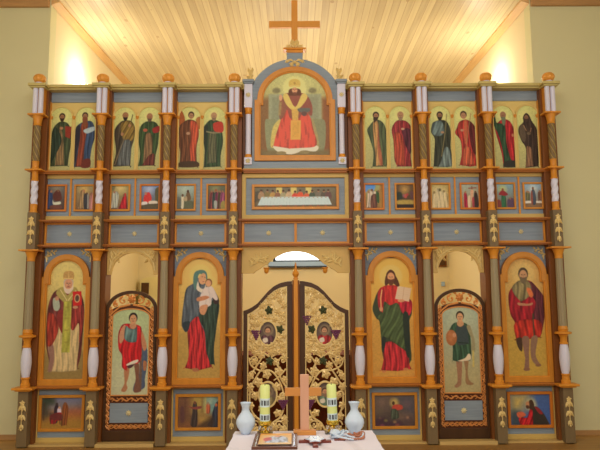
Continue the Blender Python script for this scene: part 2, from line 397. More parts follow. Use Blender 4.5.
# wood trims
struct(MB().box(-5.6, -3.40, WY - .05, WY, 5.786, 5.9).build('trim_1', M['trim'], bevel=.01))
struct(MB().box(3.30, 5.6, WY - .05, WY, 5.786, 5.9).build('trim_2', M['trim'], bevel=.01))
def ctrim(x0, xb, s, nm):
    w = .11 * s
    return struct(MB().add([(x0, WY, 5.83), (x0 + w, WY, 5.87), (xb + w, 5.0, 5.92), (xb, 5.0, 5.87), (x0, WY, 5.9), (x0 + w, WY, 5.9), (xb + w, 5.0, 5.96), (xb, 5.0, 5.96)],
        [(0, 3, 2, 1), (4, 5, 6, 7), (0, 1, 5, 4), (1, 2, 6, 5), (2, 3, 7, 6), (3, 0, 4, 7)]).build(nm, M['trim_c']))
ctrim(-3.385, -3.245, 1, 'trim_3'); ctrim(3.287, 3.165, -1, 'trim_4')
struct(MB().box(-5.6, -3.385, WY - .02, WY, -.01, .05).build('baseboard_left', M['trim']))
struct(MB().box(3.287, 5.6, WY - .02, WY, -.01, .05).build('baseboard_right', M['trim']))
# arched recess, its shaded opening painted on as a dark panel, seen over the left side door
nt = thing('wall_cabinet', 'olive arched cabinet with shaded opening painted dark, seen above the left side door', 'cabinet', (-2.95, 4.78, 0))
pts = [(-.2, .9), (.3, .9), (.3, 2.12)] + arc(.05, 2.12, .25, .1, 0, PI, 10)
MB().prism(pts, 0, .215).build('cabinet_body', M['niche'], nt)
MB().box(-.17, -.02, -.012, 0, 1.8, 2.10).build('opening_shade_panel', M['nichedark'], nt)
pc = thing('hanging_picture', 'small brown picture on back wall, seen above the right side door', 'picture', (3.0, 4.96, 2.40))
MB().box(-.13, .12, 0, .035, 0, .33).build('picture_frame', M['brown'], pc, bevel=.006)
MB().box(-.10, .09, -.004, 0, .03, .30).build('picture_panel', M['nichedark'], pc)
hk = thing('wall_switch', 'small grey switch on the wall, seen above the right side door', 'switch', (3.30 - .0, 4.94, 2.63))
hk.location = (3.1, 4.97, 2.58); MB().box(.34 - .36, .38 - .36 + .03, 0, .03, 0, .09).build('switch_plate', M['winframe'], hk, bevel=.005)
hk.location = (3.02 + .0, 4.97, 2.0)
# holy table behind the royal doors
al = thing('altar_table', 'altar table under a dark red cloth behind the gilded central doors', 'table', (0, 1.45, 0))
cl = MB(); n = 64; vs = []; fs = []
for j, (zz, k) in enumerate(((.97, 0), (.96, .01), (.5, .03), (.0, .05))):
    for i in range(n):
        t = 4 * i / n; sd = int(t); f = t - sd; P = [(-.95, -.4), (.95, -.4), (.95, .4), (-.95, .4)]
        a, b = P[sd], P[(sd + 1) % 4]; x = a[0] + (b[0] - a[0]) * f; y = a[1] + (b[1] - a[1]) * f
        wv = k * math.sin(i * 1.9); vs.append((x * (1 + k * .3) + (0 if sd % 2 == 0 else wv), y * (1 + k) + (wv if sd % 2 == 0 else 0), zz))
for j in range(3):
    for i in range(n): fs.append((j * n + i, j * n + (i + 1) % n, (j + 1) * n + (i + 1) % n, (j + 1) * n + i))
fs.append(tuple(range(n))); cl.add(vs, fs).build('altar_cloth', M['altarcloth'], al, smooth=True)
# sconces
def sconce(x, y, z, s, label):
    t = thing('wall_sconce', label, 'lamp', (x, y, z))
    MB().box(-.012, .012, -.05, .05, -.06, .06).build('wall_plate', M['brass'], t, bevel=.004)
    for k in (-1, 1):
        MB().tube([(0, 0, -.02), (.05 * s, .06 * k, -.05), (.1 * s, .1 * k, -.04), (.1 * s, .1 * k, .0)], .008).build('arm', M['brass'], t, smooth=True)
        MB().lathe([(.012, 0), (.018, .03), (.02, .05), (.012, .09), (.001, .12)], .1 * s, .1 * k, 0, 10).build('bulb', M['bulb'], t, smooth=True)
    l = bpy.data.lights.new('sconce_light', 'POINT'); l.energy = SC_W; l.color = (1, .93, .82); l.shadow_soft_size = .08
    lo = bpy.data.objects.new('sconce_light', l); COL.objects.link(lo); lo.location = (x + .24 * s, y, z + .12)
SC_W = 26
sconce(-3.325, 1.45, 4.97, 1, 'brass two bulb wall lamp on left sanctuary wall, above the screen')
sconce(3.22, 1.7, 4.98, -1, 'brass two bulb wall lamp on right sanctuary wall, above the screen')

# ------------------------------------------------------------------ the iconostasis body
ico = thing('iconostasis', 'tall wooden icon screen with brown posts, blue grey panels and amber rails', 'icon screen', (0, 0, 0))
for i, x in enumerate(CX):
    zt = 4.46
    MB().box(x - .095, x + .095, .07, .30, 0, zt).build('post', M['brown'], ico, bevel=.004)
def rail(x0, x1, z0, z1, nm='rail', m='amber_h', y0=.035, y1=.26):
    b = MB().box(x0, x1, y0 + .02, y1, z0, z1); b.box(x0, x1, y0, y0 + .03, (z0 + z1) / 2 - .002, z1)
    return b.build(nm, M[m], ico, bevel=.003)
for s in (-1, 1):
    a, b = sorted((s * 3.36, s * .66))
    o = MB().box(a, b, .02, .30, zp(4.462), zp(4.5)).box(a, b, .05, .28, zp(4.44), zp(4.462)); o.build('cornice', M['cornice'], ico, bevel=.004)
    rail(a, b, 3.352, 3.390)
rail(-3.33, 3.33, 2.728, 2.757); rail(-3.33, 3.33, 2.410, 2.440)
rail(-.69, .69, 3.352, 3.40)
for s in (-1, 1):
    a, b = sorted((s * 3.33, s * 2.39)); rail(a, b, .664, .700)
    a, b = sorted((s * 1.735, s * .69)); rail(a, b, .664, .700)
def rosette(x, z, y, r, parent, nm='rosette'):
    b = MB()
    for k in range(8): b.leaf(x, z, 2 * PI * k / 8, r, r * .62, y, .014)
    b.lathe([(r * .34, 0), (r * .3, .008), (r * .1, .014)], 0, 0, 0, 10)
    n = 30; b.v[-n:] = [(x + vx, y - .006 - vz, z + vy) for vx, vy, vz in b.v[-n:]]
    b.ball(x, y - .014, z, r * .16, 6, 4)
    return b.build(nm, M['rosette'], parent)
def sprig(x, z, sx, y, parent, sc=1., m='gold', nm='corner_carving'):
    """small gilded foliage spray growing from a corner towards the arch"""
    b = MB(); P = [(x + sx * a * sc, y - .008, z + c * sc) for a, c in ((-.02, -.13), (-.03, -.06), (-.005, -.01), (.04, .015), (.09, .01))]
    b.tube(P, .009 * sc, 5, .004)
    for a, c, g, L in ((-.03, -.11, 70, .05), (-.02, -.07, 150, .045), (-.02, -.05, 20, .05), (0, -.02, 110, .05), (.02, .0, -60, .05), (.03, .01, 60, .045), (.06, .01, -40, .05), (.08, .015, 40, .05)):
        g = math.radians(g if sx > 0 else 180 - g); b.leaf(x + sx * a * sc, z + c * sc, g, L * sc * 1.15, .032 * sc, y, .014)
    b.ball(x - sx * .0, y - .01, z - .01 * sc, .014 * sc, 6, 4)
    return b.build(nm, M[m], parent)
for k in range(6):
    x, h = BC[k], BH[k]; L, R = x - h, x + h
    # top strip
    MB().box(L, R, PY, PY + .05, zp(4.31), zp(4.462)).build('frieze_panel', M['blue'], ico)
    # small icon tier
    MB().box(L, R, PY, PY + .05, zp(2.757), zp(3.352)).build('icon_backboard', M['blue'], ico)
    MB().box(L, R, PY - .02, PY, zp(3.292), zp(3.352)).build('ochre_strip', M['ochre'], ico, bevel=.003)
    MB().box(L, R, PY - .02, PY, zp(2.750), zp(2.809)).build('ochre_strip', M['ochre'], ico, bevel=.003)
    MB().box(x - .012, x + .012, PY - .018, PY, zp(2.809), zp(3.292)).build('divider_strip', M['amber'], ico, bevel=.004)
    # plain frieze with a rosette
    o = [(L, 2.445), (R, 2.445), (R, 2.735), (L, 2.735)]; i = [(L + .032, 2.472), (R - .032, 2.472), (R - .032, 2.708), (L + .032, 2.708)]
    MB().ring(o, i, PY - .03, PY + .02).build('frieze_frame', M['amber'], ico, bevel=.003)
    MB().box(L + .02, R - .02, PY, PY + .05, 2.46, 2.72).build('frieze_panel', M['blue'], ico)
    rosette(x + .003, 2.588, PY, .036, ico)
    if k in (0, 2, 3, 5):
        MB().box(L, R, PY + .015, PY + .06, .70, 2.41).build('icon_backboard', M['blue'], ico)
        MB().box(L, R, PY, PY + .05, .0, .664).build('lower_panel', M['blue'], ico)
        MB().box(L, R, PY - .02, PY, .012, .07).build('ochre_strip', M['ochre'], ico, bevel=.003)
        for (a, b) in (((L, L + .028)), ((R - .028, R))): MB().box(a, b, PY - .018, PY, .07, .66).build('ochre_strip', M['ochre'], ico, bevel=.003)
        sprig(L + .06, 2.345, 1, PY + .012, ico, .9); sprig(R - .06, 2.345, -1, PY + .012, ico, .9)
    else:
        MB().box(L - .02, R + .02, -.04, .10, -.02, .03).build('threshold', M['sill'], ico, bevel=.005)
# plinth
for s in (-1, 1):
    a, b = sorted((s * 3.38, s * 2.39)); MB().box(a, b, .03, .30, -.02, .012).build('plinth', M['sill'], ico)
    a, b = sorted((s * 1.735, s * .69)); MB().box(a, b, .03, .30, -.02, .012).build('plinth', M['sill'], ico)
# centre tier: broad frame and twin frieze
def rect(x0, x1, z0, z1): return [(x0, z0), (x1, z0), (x1, z1), (x0, z1)]
MB().ring(rect(-.687, .687, 2.757, 3.352), rect(-.635, .635, 2.815, 3.296), PY - .07, PY).build('broad_frame', M['ochre'], ico, bevel=.006)
MB().box(-.66, .66, PY - .04, PY + .02, 2.78, 3.33).build('icon_backboard', M['blue'], ico)
for s in (-1, 1):
    a, b = sorted((s * .0, s * .687)); o = rect(a, b, 2.445, 2.73)
    ia, ib = sorted((s * .016, s * .655)); i = rect(ia, ib, 2.468, 2.705)
    MB().ring(o, i, PY - .06, PY).build('frieze_frame', M['amber'], ico, bevel=.003)
    MB().box(a + .008, b - .008, PY - .035, PY + .02, 2.46, 2.71).build('frieze_panel', M['blue'], ico)
    rosette(s * .345, 2.583, PY - .035, .038, ico)

MB().box(-.69, .69, .19, .27, 3.39, 4.46).build('gable_backboard', M['brown'], ico)
MB().box(-.69, .69, .19, .27, 2.44, 2.76).build('frieze_backboard', M['brown'], ico)

# ------------------------------------------------------------------ columns
def make_column():
    t = thing('carved_column', '', 'column', (CX[0], 0, 0), group='carved columns of the icon screen')
    # pedestal
    MB().box(-.062, .062, -.045, .07, 0, .66).build('pedestal', M['olive'], t, bevel=.006)
    MB().box(-.125, .125, -.10, .07, .672, .70).box(-.095, .095, -.075, .07, .655, .672).build('pedestal_moulding', M['amber'], t, bevel=.006)
    MB().lathe([(.056, .70), (.056, .735), (.046, .745), (.044, .79), (.052, .80), (.052, .818)], n=20).build('lower_collar', M['amber'], t, smooth=True)
    MB().lathe([(.043, .818), (.053, .87), (.061, .95), (.063, 1.0), (.061, 1.05), (.052, 1.13), (.043, 1.172)], n=20).build('baluster', M['white'], t, smooth=True)
    MB().lathe([(.05, 1.172), (.05, 1.19), (.041, 1.2), (.041, 1.25), (.06, 1.29), (.1, 1.298), (.1, 1.32), (.055, 1.328), (.056, 1.345), (.062, 1.352), (.056, 1.362), (.056, 1.376), (.05, 1.394)], n=24).build('upper_collar', M['amber'], t, smooth=True)
    MB().lathe([(.049, 1.394), (.047, 1.8), (.042, 2.23)], n=24, fold=12, fr=.04).build('fluted_shaft', M['shaft'], t, smooth=True)
    MB().lathe([(.045, 2.227), (.05, 2.235), (.046, 2.25), (.05, 2.28), (.066, 2.325), (.074, 2.345), (.074, 2.352)], n=24).build('capital', M['amber'], t, smooth=True)
    MB().box(-.125, .125, -.10, .07, 2.352, 2.372).build('capital_plate', M['amber'], t, bevel=.005)
    MB().box(-.056, .056, -.045, .07, 2.372, 2.841).build('upper_pedestal', M['olive'], t, bevel=.006)
    MB().lathe([(.047, 2.841), (.047, 2.86), (.041, 2.87), (.043, 2.94), (.046, 2.949)], n=18).build('ring_collar', M['amber'], t, smooth=True)
    # white rope-twist shaft
    b = MB(); vs = []; fs = []; n = 24; m = 40
    for j in range(m + 1):
        z = 2.949 + .294 * j / m
        for i in range(n):
            a = 2 * PI * i / n; r = .0395 + .0045 * math.cos(3 * a - z * 60); vs.append((r * math.cos(a), r * math.sin(a), z))
    for j in range(m):
        for i in range(n): k = (i + 1) % n; fs.append((j * n + i, j * n + k, (j + 1) * n + k, (j + 1) * n + i))
    b.add(vs, fs).build('rope_twist_shaft', M['white'], t, smooth=True)
    MB().lathe([(.045, 3.243), (.045, 3.26), (.038, 3.27), (.038, 3.37), (.05, 3.375)], n=18).build('ring_collar', M['amber'], t, smooth=True)
    MB().box(-.105, .105, -.08, .07, 3.372, 3.392).build('middle_plate', M['amber'], t, bevel=.005)
    MB().lathe([(.048, 3.392), (.048, 3.41), (.04, 3.42), (.042, 3.49), (.046, 3.5)], n=18).build('ring_collar', M['amber'], t, smooth=True)
    b = MB(); vs = []; fs = []; m = 56; n = 24
    for j in range(m + 1):
        z = 3.5 + .464 * j / m
        for i in range(n):
            a = 2 * PI * i / n; r = .041 + .005 * math.cos(4 * a + z * 55); vs.append((r * math.cos(a), r * math.sin(a), z))
    for j in range(m):
        for i in range(n): k = (i + 1) % n; fs.append((j * n + i, j * n + k, (j + 1) * n + k, (j + 1) * n + i))
    tw = b.add(vs, fs).build('twisted_shaft', M['twist'], t, smooth=True)
    b = MB()
    for q in range(4):
        P = []
        for j in range(50):
            z = 3.505 + .455 * j / 49; a = -z * 55 / 4 + PI / 4 + q * PI / 2; P.append((.038 * math.cos(a), .038 * math.sin(a), z))
        b.tube(P, .005, 5)
    b.build('gilded_groove', M['twistgold'], tw, smooth=True)
    MB().lathe([(.044, 3.964), (.05, 3.975), (.046, 3.99), (.056, 4.05), (.066, 4.09)], n=22).build('upper_capital', M['amber'], t, smooth=True)
    MB().box(-.105, .105, -.08, .07, 4.09, 4.113).build('upper_capital_plate', M['amber'], t, bevel=.005)
    b = MB().box(-.068, .068, -.01, .07, 4.113, 4.455)
    b.build('slat_backing', M['amber'], t)
    for s in (-1, 1):
        MB().lathe([(.031, 4.113), (.031, 4.455)], s * .036, -.018, 0, 16).build('white_slat', M['white'], t, smooth=True)
    MB().box(-.115, .115, -.09, .12, 4.475, 4.512).box(-.095, .095, -.07, .10, 4.455, 4.475).build('abacus', M['cornice'], t, bevel=.006)
    MB().lathe([(.055, 4.512), (.05, 4.525), (.052, 4.535)], n=18).build('finial_neck', M['white'], t, smooth=True)
    prof = [(max(.002, .076 * math.sin(u) ** .8), 4.590 - .062 * math.cos(u)) for u in [PI * j / 12 for j in range(13)]]
    MB().lathe(prof, n=48, fold=12, fr=.05).build('finial_ball', M['ball'], t, smooth=True)
    # two strings of gilded bellflowers
    for zb in (2.784, .545):
        b = MB(); y = -.05
        for k in range(5): b.leaf(0, zb - .03, math.radians(90 + 72 * k), .038, .03, y, .012)
        b.tube([(0, y - .006, zb - .03), (0, y - .006, zb - .33)], .006, 5)
        for zc in (.055, .165):
            for g in (-125, -90, -55): b.leaf(0, zb - zc, math.radians(g), .085, .04, y, .02)
            b.leaf(0, zb - zc, math.radians(-150), .05, .022, y, .01); b.leaf(0, zb - zc, math.radians(-30), .05, .022, y, .01)
        for g in (-110, -70): b.leaf(0, zb - .27, math.radians(g), .075, .03, y, .016)
        b.ball(0, y - .008, zb - .34, .013, 6, 4)
        b.build('bellflower_carving', M['gold'], t)
    return t
clabels = ['carved column at the far left end of the screen, beside bare wall',
 'carved column between the bishop icon and the left side door',
 'carved column between the left side door and the mother and child icon',
 'carved column between the mother and child icon and the gilded central doors',
 'carved column between the gilded central doors and the icon of bearded man with open book',
 'carved column between the open book icon and the right side door',
 'carved column between the right side door and the fur robed saint icon',
 'carved column at the far right end of the screen, beside bare wall']
col0 = make_column(); col0['label'] = clabels[0]
for i in range(1, 8): dup(col0, (CX[i], 0, 0), clabels[i])

# ------------------------------------------------------------------ apostles
DK = (40, 34, 24)
def ap0(P):
    P.fr(48, 110, 7.27).halo(95, 60, 36)
    P.poly([(62, 108), (95, 92), (140, 108), (165, 160), (170, 240), (158, 320), (150, 405), (20, 408), (28, 300), (24, 200), (38, 140)], (66, 74, 44), folds=5)
    P.poly([(85, 120), (108, 200), (118, 300), (125, 400), (60, 402), (66, 280), (80, 200)], (140, 110, 66), folds=4)
    P.poly([(38, 140), (70, 150), (100, 230), (60, 330), (28, 390), (24, 250)], (48, 62, 44), folds=3)
    P.poly([(120, 125), (168, 130), (160, 215), (125, 200)], (142, 52, 34), smooth=False)
    P.ell(95, 140, 13, 10, (176, 124, 80)).face(97, 62, 17, 21, (160, 112, 70), (60, 42, 26), (44, 32, 22))
def ap1(P):
    P.fr(72, 110, 7.27).halo(95, 55, 36)
    P.poly([(65, 100), (130, 85), (160, 120), (168, 200), (150, 270), (140, 355), (140, 410), (25, 410), (30, 300), (25, 200), (30, 135)], (60, 76, 96), folds=5)
    P.poly([(70, 105), (115, 100), (105, 190), (95, 300), (90, 408), (35, 408), (50, 300), (60, 190)], (140, 66, 42), folds=4)
    P.poly([(30, 135), (58, 120), (62, 210), (45, 300), (30, 390), (25, 250)], (46, 40, 44))
    P.poly([(85, 150), (160, 125), (168, 150), (110, 175)], (176, 190, 180)).poly([(95, 360), (140, 355), (138, 412), (75, 412)], (110, 48, 34))
    P.face(93, 52, 17, 21, (160, 112, 72), None, (56, 40, 26)).poly([(76, 62), (110, 62), (108, 115), (94, 135), (80, 112)], (132, 74, 44))
def ap2(P):
    P.fr(112, 108, 7.27).line([(148, 50), (134, 110)], 5, (70, 60, 30)).halo(95, 58, 36)
    P.poly([(60, 105), (95, 92), (140, 100), (165, 150), (160, 230), (142, 300), (138, 415), (15, 420), (35, 320), (20, 200), (25, 150)], (74, 64, 46), folds=5)
    P.poly([(70, 105), (135, 100), (162, 150), (155, 230), (110, 245), (80, 220), (62, 160)], (136, 108, 48), folds=3, fang=.5)
    P.poly([(85, 240), (140, 245), (138, 415), (40, 415), (60, 320)], (98, 100, 90), folds=4)
    P.line([(95, 215), (60, 310), (28, 410)], 6, (150, 128, 90), .4, .8).ell(75, 190, 11, 13, (176, 124, 80)).ell(127, 130, 10, 12, (176, 124, 80))
    P.face(95, 62, 17, 21, (160, 112, 70), (50, 38, 26), (96, 70, 46), bald=True)
def ap3(P):
    P.fr(136, 108, 7.27).halo(98, 60, 36)
    P.poly([(55, 110), (100, 95), (150, 110), (168, 160), (165, 260), (150, 330), (142, 410), (25, 415), (38, 330), (22, 230), (30, 150)], (60, 78, 42), folds=5)
    P.poly([(75, 190), (115, 190), (125, 300), (110, 380), (60, 400), (65, 300)], (138, 104, 66), folds=3)
    P.poly([(100, 340), (140, 330), (142, 412), (50, 412), (70, 385)], (112, 56, 42), folds=4)
    P.poly([(122, 150), (165, 130), (178, 150), (165, 175), (132, 180)], (150, 44, 36)).ell(70, 160, 16, 12, (176, 90, 60))
    P.face(100, 68, 17, 22, (168, 116, 74), (100, 78, 56), (120, 88, 60), bald=True)
def ap4(P):
    P.fr(174, 106, 7.25).halo(125, 60, 36)
    P.poly([(50, 28), (80, 95), (60, 150), (36, 130)], (170, 92, 40)).poly([(160, 90), (195, 80), (190, 160), (165, 150)], (176, 110, 50))
    P.poly([(20, 230), (36, 210), (40, 360), (20, 390)], (170, 76, 42), .6, .8)
    P.poly([(75, 110), (120, 95), (165, 120), (180, 200), (165, 300), (170, 430), (45, 432), (50, 330), (32, 240), (40, 150)], (112, 68, 38), folds=5)
    P.poly([(118, 110), (165, 120), (180, 200), (160, 300), (160, 400), (128, 400), (118, 300), (125, 200)], (196, 84, 50), folds=3)
    P.poly([(50, 400), (165, 395), (180, 432), (45, 435)], (76, 56, 34)).ell(104, 195, 14, 11, (186, 140, 100))
    P.face(124, 68, 17, 22, (176, 128, 84), None, (60, 44, 28))
def ap5(P):
    P.fr(200, 106, 7.25).halo(102, 62, 36)
    P.poly([(60, 110), (95, 95), (150, 115), (165, 190), (170, 260), (155, 350), (155, 430), (35, 435), (45, 330), (25, 230), (28, 160)], (58, 78, 44), folds=5)
    P.poly([(70, 200), (120, 195), (125, 400), (60, 410)], (98, 96, 62), folds=4)
    P.poly([(25, 170), (60, 130), (60, 230), (50, 400), (38, 420), (40, 300)], (44, 52, 36))
    P.poly([(105, 118), (160, 110), (175, 160), (160, 188), (112, 180), (98, 145)], (190, 62, 40)).line([(50, 180), (100, 190), (150, 188)], 9, (170, 150, 104), .5, .8)
    P.face(104, 72, 17, 22, (186, 140, 92), (140, 112, 78), (176, 132, 84), bald=True)
def ap6(P):
    P.fr(362, 106, 7.25).halo(104, 58, 38)
    P.poly([(75, 110), (110, 95), (150, 120), (172, 180), (180, 280), (178, 400), (160, 430), (65, 430), (75, 330), (50, 230), (32, 170), (50, 140)], (82, 90, 54), folds=5)
    P.poly([(80, 105), (112, 115), (110, 220), (130, 330), (140, 420), (90, 425), (85, 300), (75, 200)], (200, 150, 84), folds=3)
    P.poly([(112, 120), (122, 260), (140, 400), (120, 415), (105, 300)], (170, 84, 56), .5, .7)
    P.face(98, 68, 18, 22, (170, 118, 76), (58, 42, 26), (44, 32, 22)).poly([(80, 78), (104, 82), (98, 105), (84, 115)], (62, 42, 26))
def ap7(P):
    P.fr(388, 106, 7.25).halo(88, 62, 38)
    P.poly([(50, 115), (85, 98), (135, 110), (168, 160), (170, 260), (155, 350), (162, 430), (60, 430), (40, 380), (40, 270), (25, 170)], (150, 52, 48), folds=5)
    P.poly([(40, 200), (90, 200), (110, 300), (115, 420), (60, 420), (42, 360)], (178, 74, 46), folds=4)
    P.poly([(100, 170), (150, 160), (168, 220), (155, 340), (125, 290), (110, 230)], (92, 42, 48), folds=2)
    P.ell(105, 162, 13, 8, (196, 150, 110)).face(90, 68, 18, 23, (180, 132, 88), (150, 124, 88), (160, 120, 80), bald=True)
def ap8(P):
    P.fr(428, 106, 7.03).halo(82, 62, 38)
    P.poly([(45, 110), (85, 98), (130, 110), (155, 180), (150, 300), (172, 410), (120, 422), (28, 418), (35, 330), (42, 230), (18, 180), (28, 125)], (58, 60, 42), folds=5)
    P.poly([(40, 112), (90, 102), (108, 150), (105, 195), (60, 210), (25, 190), (24, 140)], (108, 124, 112), folds=2, fang=.5)
    P.poly([(110, 290), (140, 300), (160, 410), (60, 420), (80, 380)], (112, 124, 110), folds=3)
    P.line([(132, 55), (115, 190), (85, 350)], 5, (150, 130, 74), .4, .9).ell(97, 183, 12, 8, (176, 130, 90))
    P.face(82, 68, 17, 22, (146, 104, 68), (48, 38, 28), (44, 36, 28))
def ap9(P):
    P.fr(453, 106, 7.03).halo(75, 62, 38)
    P.poly([(45, 115), (80, 98), (125, 110), (160, 165), (155, 260), (150, 350), (165, 412), (110, 420), (38, 408), (55, 330), (50, 240), (15, 190), (30, 150)], (172, 56, 44), folds=5)
    P.poly([(110, 105), (158, 160), (158, 280), (148, 340), (120, 270), (112, 180)], (104, 44, 40), folds=2)
    P.poly([(70, 300), (110, 290), (140, 405), (60, 410)], (196, 96, 60), folds=3).poly([(80, 110), (100, 110), (95, 250), (78, 250)], (196, 110, 66), .5, .8)
    P.line([(130, 50), (105, 180), (85, 300)], 5, (180, 140, 80), .4, .8).ell(64, 170, 12, 9, (186, 136, 96))
    P.face(77, 68, 18, 23, (184, 134, 92), None, (60, 42, 28))
def ap10(P):
    P.fr(492, 108, 7.25).halo(82, 58, 38)
    P.poly([(50, 105), (85, 85), (130, 100), (155, 150), (160, 230), (158, 350), (185, 410), (110, 425), (70, 420), (62, 330), (30, 200), (22, 140)], (172, 40, 40), folds=5)
    P.poly([(10, 60), (24, 60), (34, 110), (60, 115), (95, 130), (100, 250), (120, 350), (150, 420), (75, 422), (70, 320), (45, 200), (15, 130)], (52, 78, 48), folds=4)
    P.poly([(90, 380), (180, 385), (188, 420), (75, 425)], (50, 48, 38)).ell(17, 62, 9, 12, (176, 120, 80)).ell(150, 200, 10, 12, (186, 120, 80))
    P.face(84, 62, 17, 22, (160, 112, 76), (116, 110, 80), (150, 106, 70), bald=True).poly([(72, 76), (100, 76), (98, 120), (84, 132), (76, 116)], (112, 118, 84))
def ap11(P):
    P.fr(516, 108, 7.25).halo(82, 62, 38)
    P.poly([(60, 75), (82, 45), (105, 62), (120, 100), (150, 150), (160, 200), (160, 320), (150, 420), (60, 430), (70, 300), (40, 240), (22, 180), (30, 140), (60, 110)], (66, 50, 38), folds=5)
    P.poly([(75, 280), (110, 300), (115, 420), (62, 425), (70, 340)], (140, 100, 66), folds=3).poly([(30, 150), (60, 130), (75, 200), (60, 250), (36, 220)], (96, 78, 56))
    P.ell(95, 190, 14, 10, (110, 90, 60)).line([(60, 130), (78, 170)], 6, (160, 120, 80)).line([(115, 150), (105, 180)], 8, (140, 100, 66))
    P.face(83, 78, 15, 20, (140, 100, 68), (74, 54, 40), (60, 44, 32))
APF = [ap0, ap1, ap2, ap3, ap4, ap5, ap6, ap7, ap8, ap9, ap10, ap11]
APR = [(49.7, 71.9, 107.6, 171.7), (75, 97.4, 107, 171.3), (113.6, 135.7, 106.2, 170.9), (138.7, 161, 105.8, 170.6), (178.7, 200.8, 105.2, 170.3), (203.9, 226.1, 104.9, 170),
       (363.7, 385.9, 104.3, 169.2), (388.9, 410.9, 104.3, 169.2), (428.5, 450.7, 104.6, 169.2), (453.8, 475.8, 104.8, 169.2), (491.8, 514.2, 105.2, 169.4), (517.3, 539.3, 105.6, 169.4)]
APL = ['pair panel of a green robed saint with red book and a blue robed saint',
       'pair panel of an ochre cloaked saint with staff and a green robed saint',
       'pair panel of a red brown winged saint and a green robed saint with red book',
       'pair panel of a green mantled saint and an elderly saint in crimson',
       'pair panel of a grey robed saint with staff and a red robed young saint',
       'pair panel of a saint in red raising an arm and a dark hooded saint']
APD = ['saint in green robe with red book', 'saint in blue robe', 'saint in ochre cloak with staff', 'saint in dark green robe with red book', 'winged saint in red and brown', 'balding saint in green with red book',
       'saint in green mantle over tan robe', 'elderly saint in crimson', 'saint in grey and dark green with staff', 'young saint in red', 'saint in red and green, arm raised', 'saint in dark hooded robe']
for k in range(6):
    x, h = BC[k], BH[k]
    t = thing('apostle_panel', APL[k], 'icon', (x, PY, zp(3.39)), group='apostle panels on the upper tier')
    ZB, ZT = 0, zp(4.312) - zp(3.39)
    zs = zp(4.105) - zp(3.39)
    MB().box(-h, h, .018, .05, ZB, ZT).build('panel_board', M['board'], t)
    for s in (-1, 1):
        a, b = sorted((s * h, s * (h - .018))); MB().box(a, b, -.03, .018, ZB, ZT - .002).build('side_strip', M['amber'], t, bevel=.003)
    MB().box(-h + .018, h - .018, -.012, .018, ZB, ZB + .018).build('sill_strip', M['ochre'], t, bevel=.003)
    for j, s in enumerate((-1, 1)):
        q = 2 * k + j; r = APR[q]; sg = -1 if k < 3 else 1; r = (r[0] + sg * .0, r[1], r[2] - 1.2, r[3] - 1.2); xc = s * .163 + sg * .004; hw = .147
        P = Paint((r[0], r[2], r[1], r[3]), (186, 184, 104), (160, 150, 92), 3., seed=q)
        P.fr(0, 0, 1); cxp = (r[0] + r[1]) / 2; P.glow(cxp, r[2] + 12, 16, (206, 202, 122), .5)
        C0 = P.C.copy(); APF[q](P); ch = np.abs(P.C - C0).sum(-1) > 30; P.C[ch] *= .88
        # painted ground under the feet
        P.build('painting', (xc - hw, xc + hw, .012, zp(4.28) - zp(3.39)), .012, t, clip=lambda X, Z, xc=xc: (abs(X - xc) < .142) & ((Z < zs) | ((X - xc) ** 2 + (Z - zs) ** 2 < .142 ** 2)), label='painted ' + APD[q])
        o_ = [(xc + .158, ZB + .018), (xc + .158, zs)] + arc(xc, zs, .158, .158, 0, PI, 22) + [(xc - .158, zs), (xc - .158, ZB + .018)]
        i_ = [(xc + .139, ZB + .018), (xc + .139, zs)] + arc(xc, zs, .139, .139, 0, PI, 22) + [(xc - .139, zs), (xc - .139, ZB + .018)]
        b = MB(); n = len(o_)
        vs = [(X, -.008, Z) for X, Z in o_] + [(X, .0, Z) for X, Z in i_] + [(X, .02, Z) for X, Z in o_] + [(X, .02, Z) for X, Z in i_]
        fs = []
        for a in range(n - 1): fs += [(a, a + 1, n + a + 1, n + a), (a, 2 * n + a, 2 * n + a + 1, a + 1), (n + a, n + a + 1, 3 * n + a + 1, 3 * n + a)]
        b.add(vs, fs).build('arch_moulding', M['board'], t, smooth=True)
    for xx in (-.314, 0, .314):
        xx = max(-h + .026, min(h - .026, xx))
        cn = MB().lathe([(.012, .02), (.012, .04), (.009, .05), (.009, zs - .03), (.012, zs - .03)], xx, -.006, 0, 10).build('colonnette', M['board'], t, smooth=True)
        MB().lathe([(.01, zs - .03), (.02, zs + .0), (.02, zs + .014)], xx, -.008, 0, 10).build('colonnette_capital', M['amber'], cn, smooth=True)

# ------------------------------------------------------------------ framed paintings
def frame_rect(t, hw, z0, z1, f, y0, y1, m='frame', lip=True):
    MB().ring(rect(-hw, hw, z0, z1), rect(-hw + f, hw - f, z0 + f, z1 - f), y0, y1).build('frame', M[m], t, bevel=.004)
def person(P, x, y, h, robe, head=(170, 120, 80), halo=False, lean=0, w=.34):
    """small standing figure in a scene; (x, y) = feet in pixels"""
    P.fr(0, 0, 1)
    if halo: P.ell(x + lean, y - h * .9, h * .14, h * .14, (214, 190, 110), .3, .8)
    P.poly([(x - w * h * .28 + lean, y - h * .78), (x + w * h * .28 + lean, y - h * .78), (x + w * h * .5, y - h * .35), (x + w * h * .55, y), (x - w * h * .55, y), (x - w * h * .5, y - h * .35)], robe, .3, folds=2)
    P.ell(x + lean, y - h * .88, h * .075, h * .095, head, .25); P.ell(x + lean, y - h * .94, h * .08, h * .07, tuple(v * .4 for v in head), .25, .9)
    return P
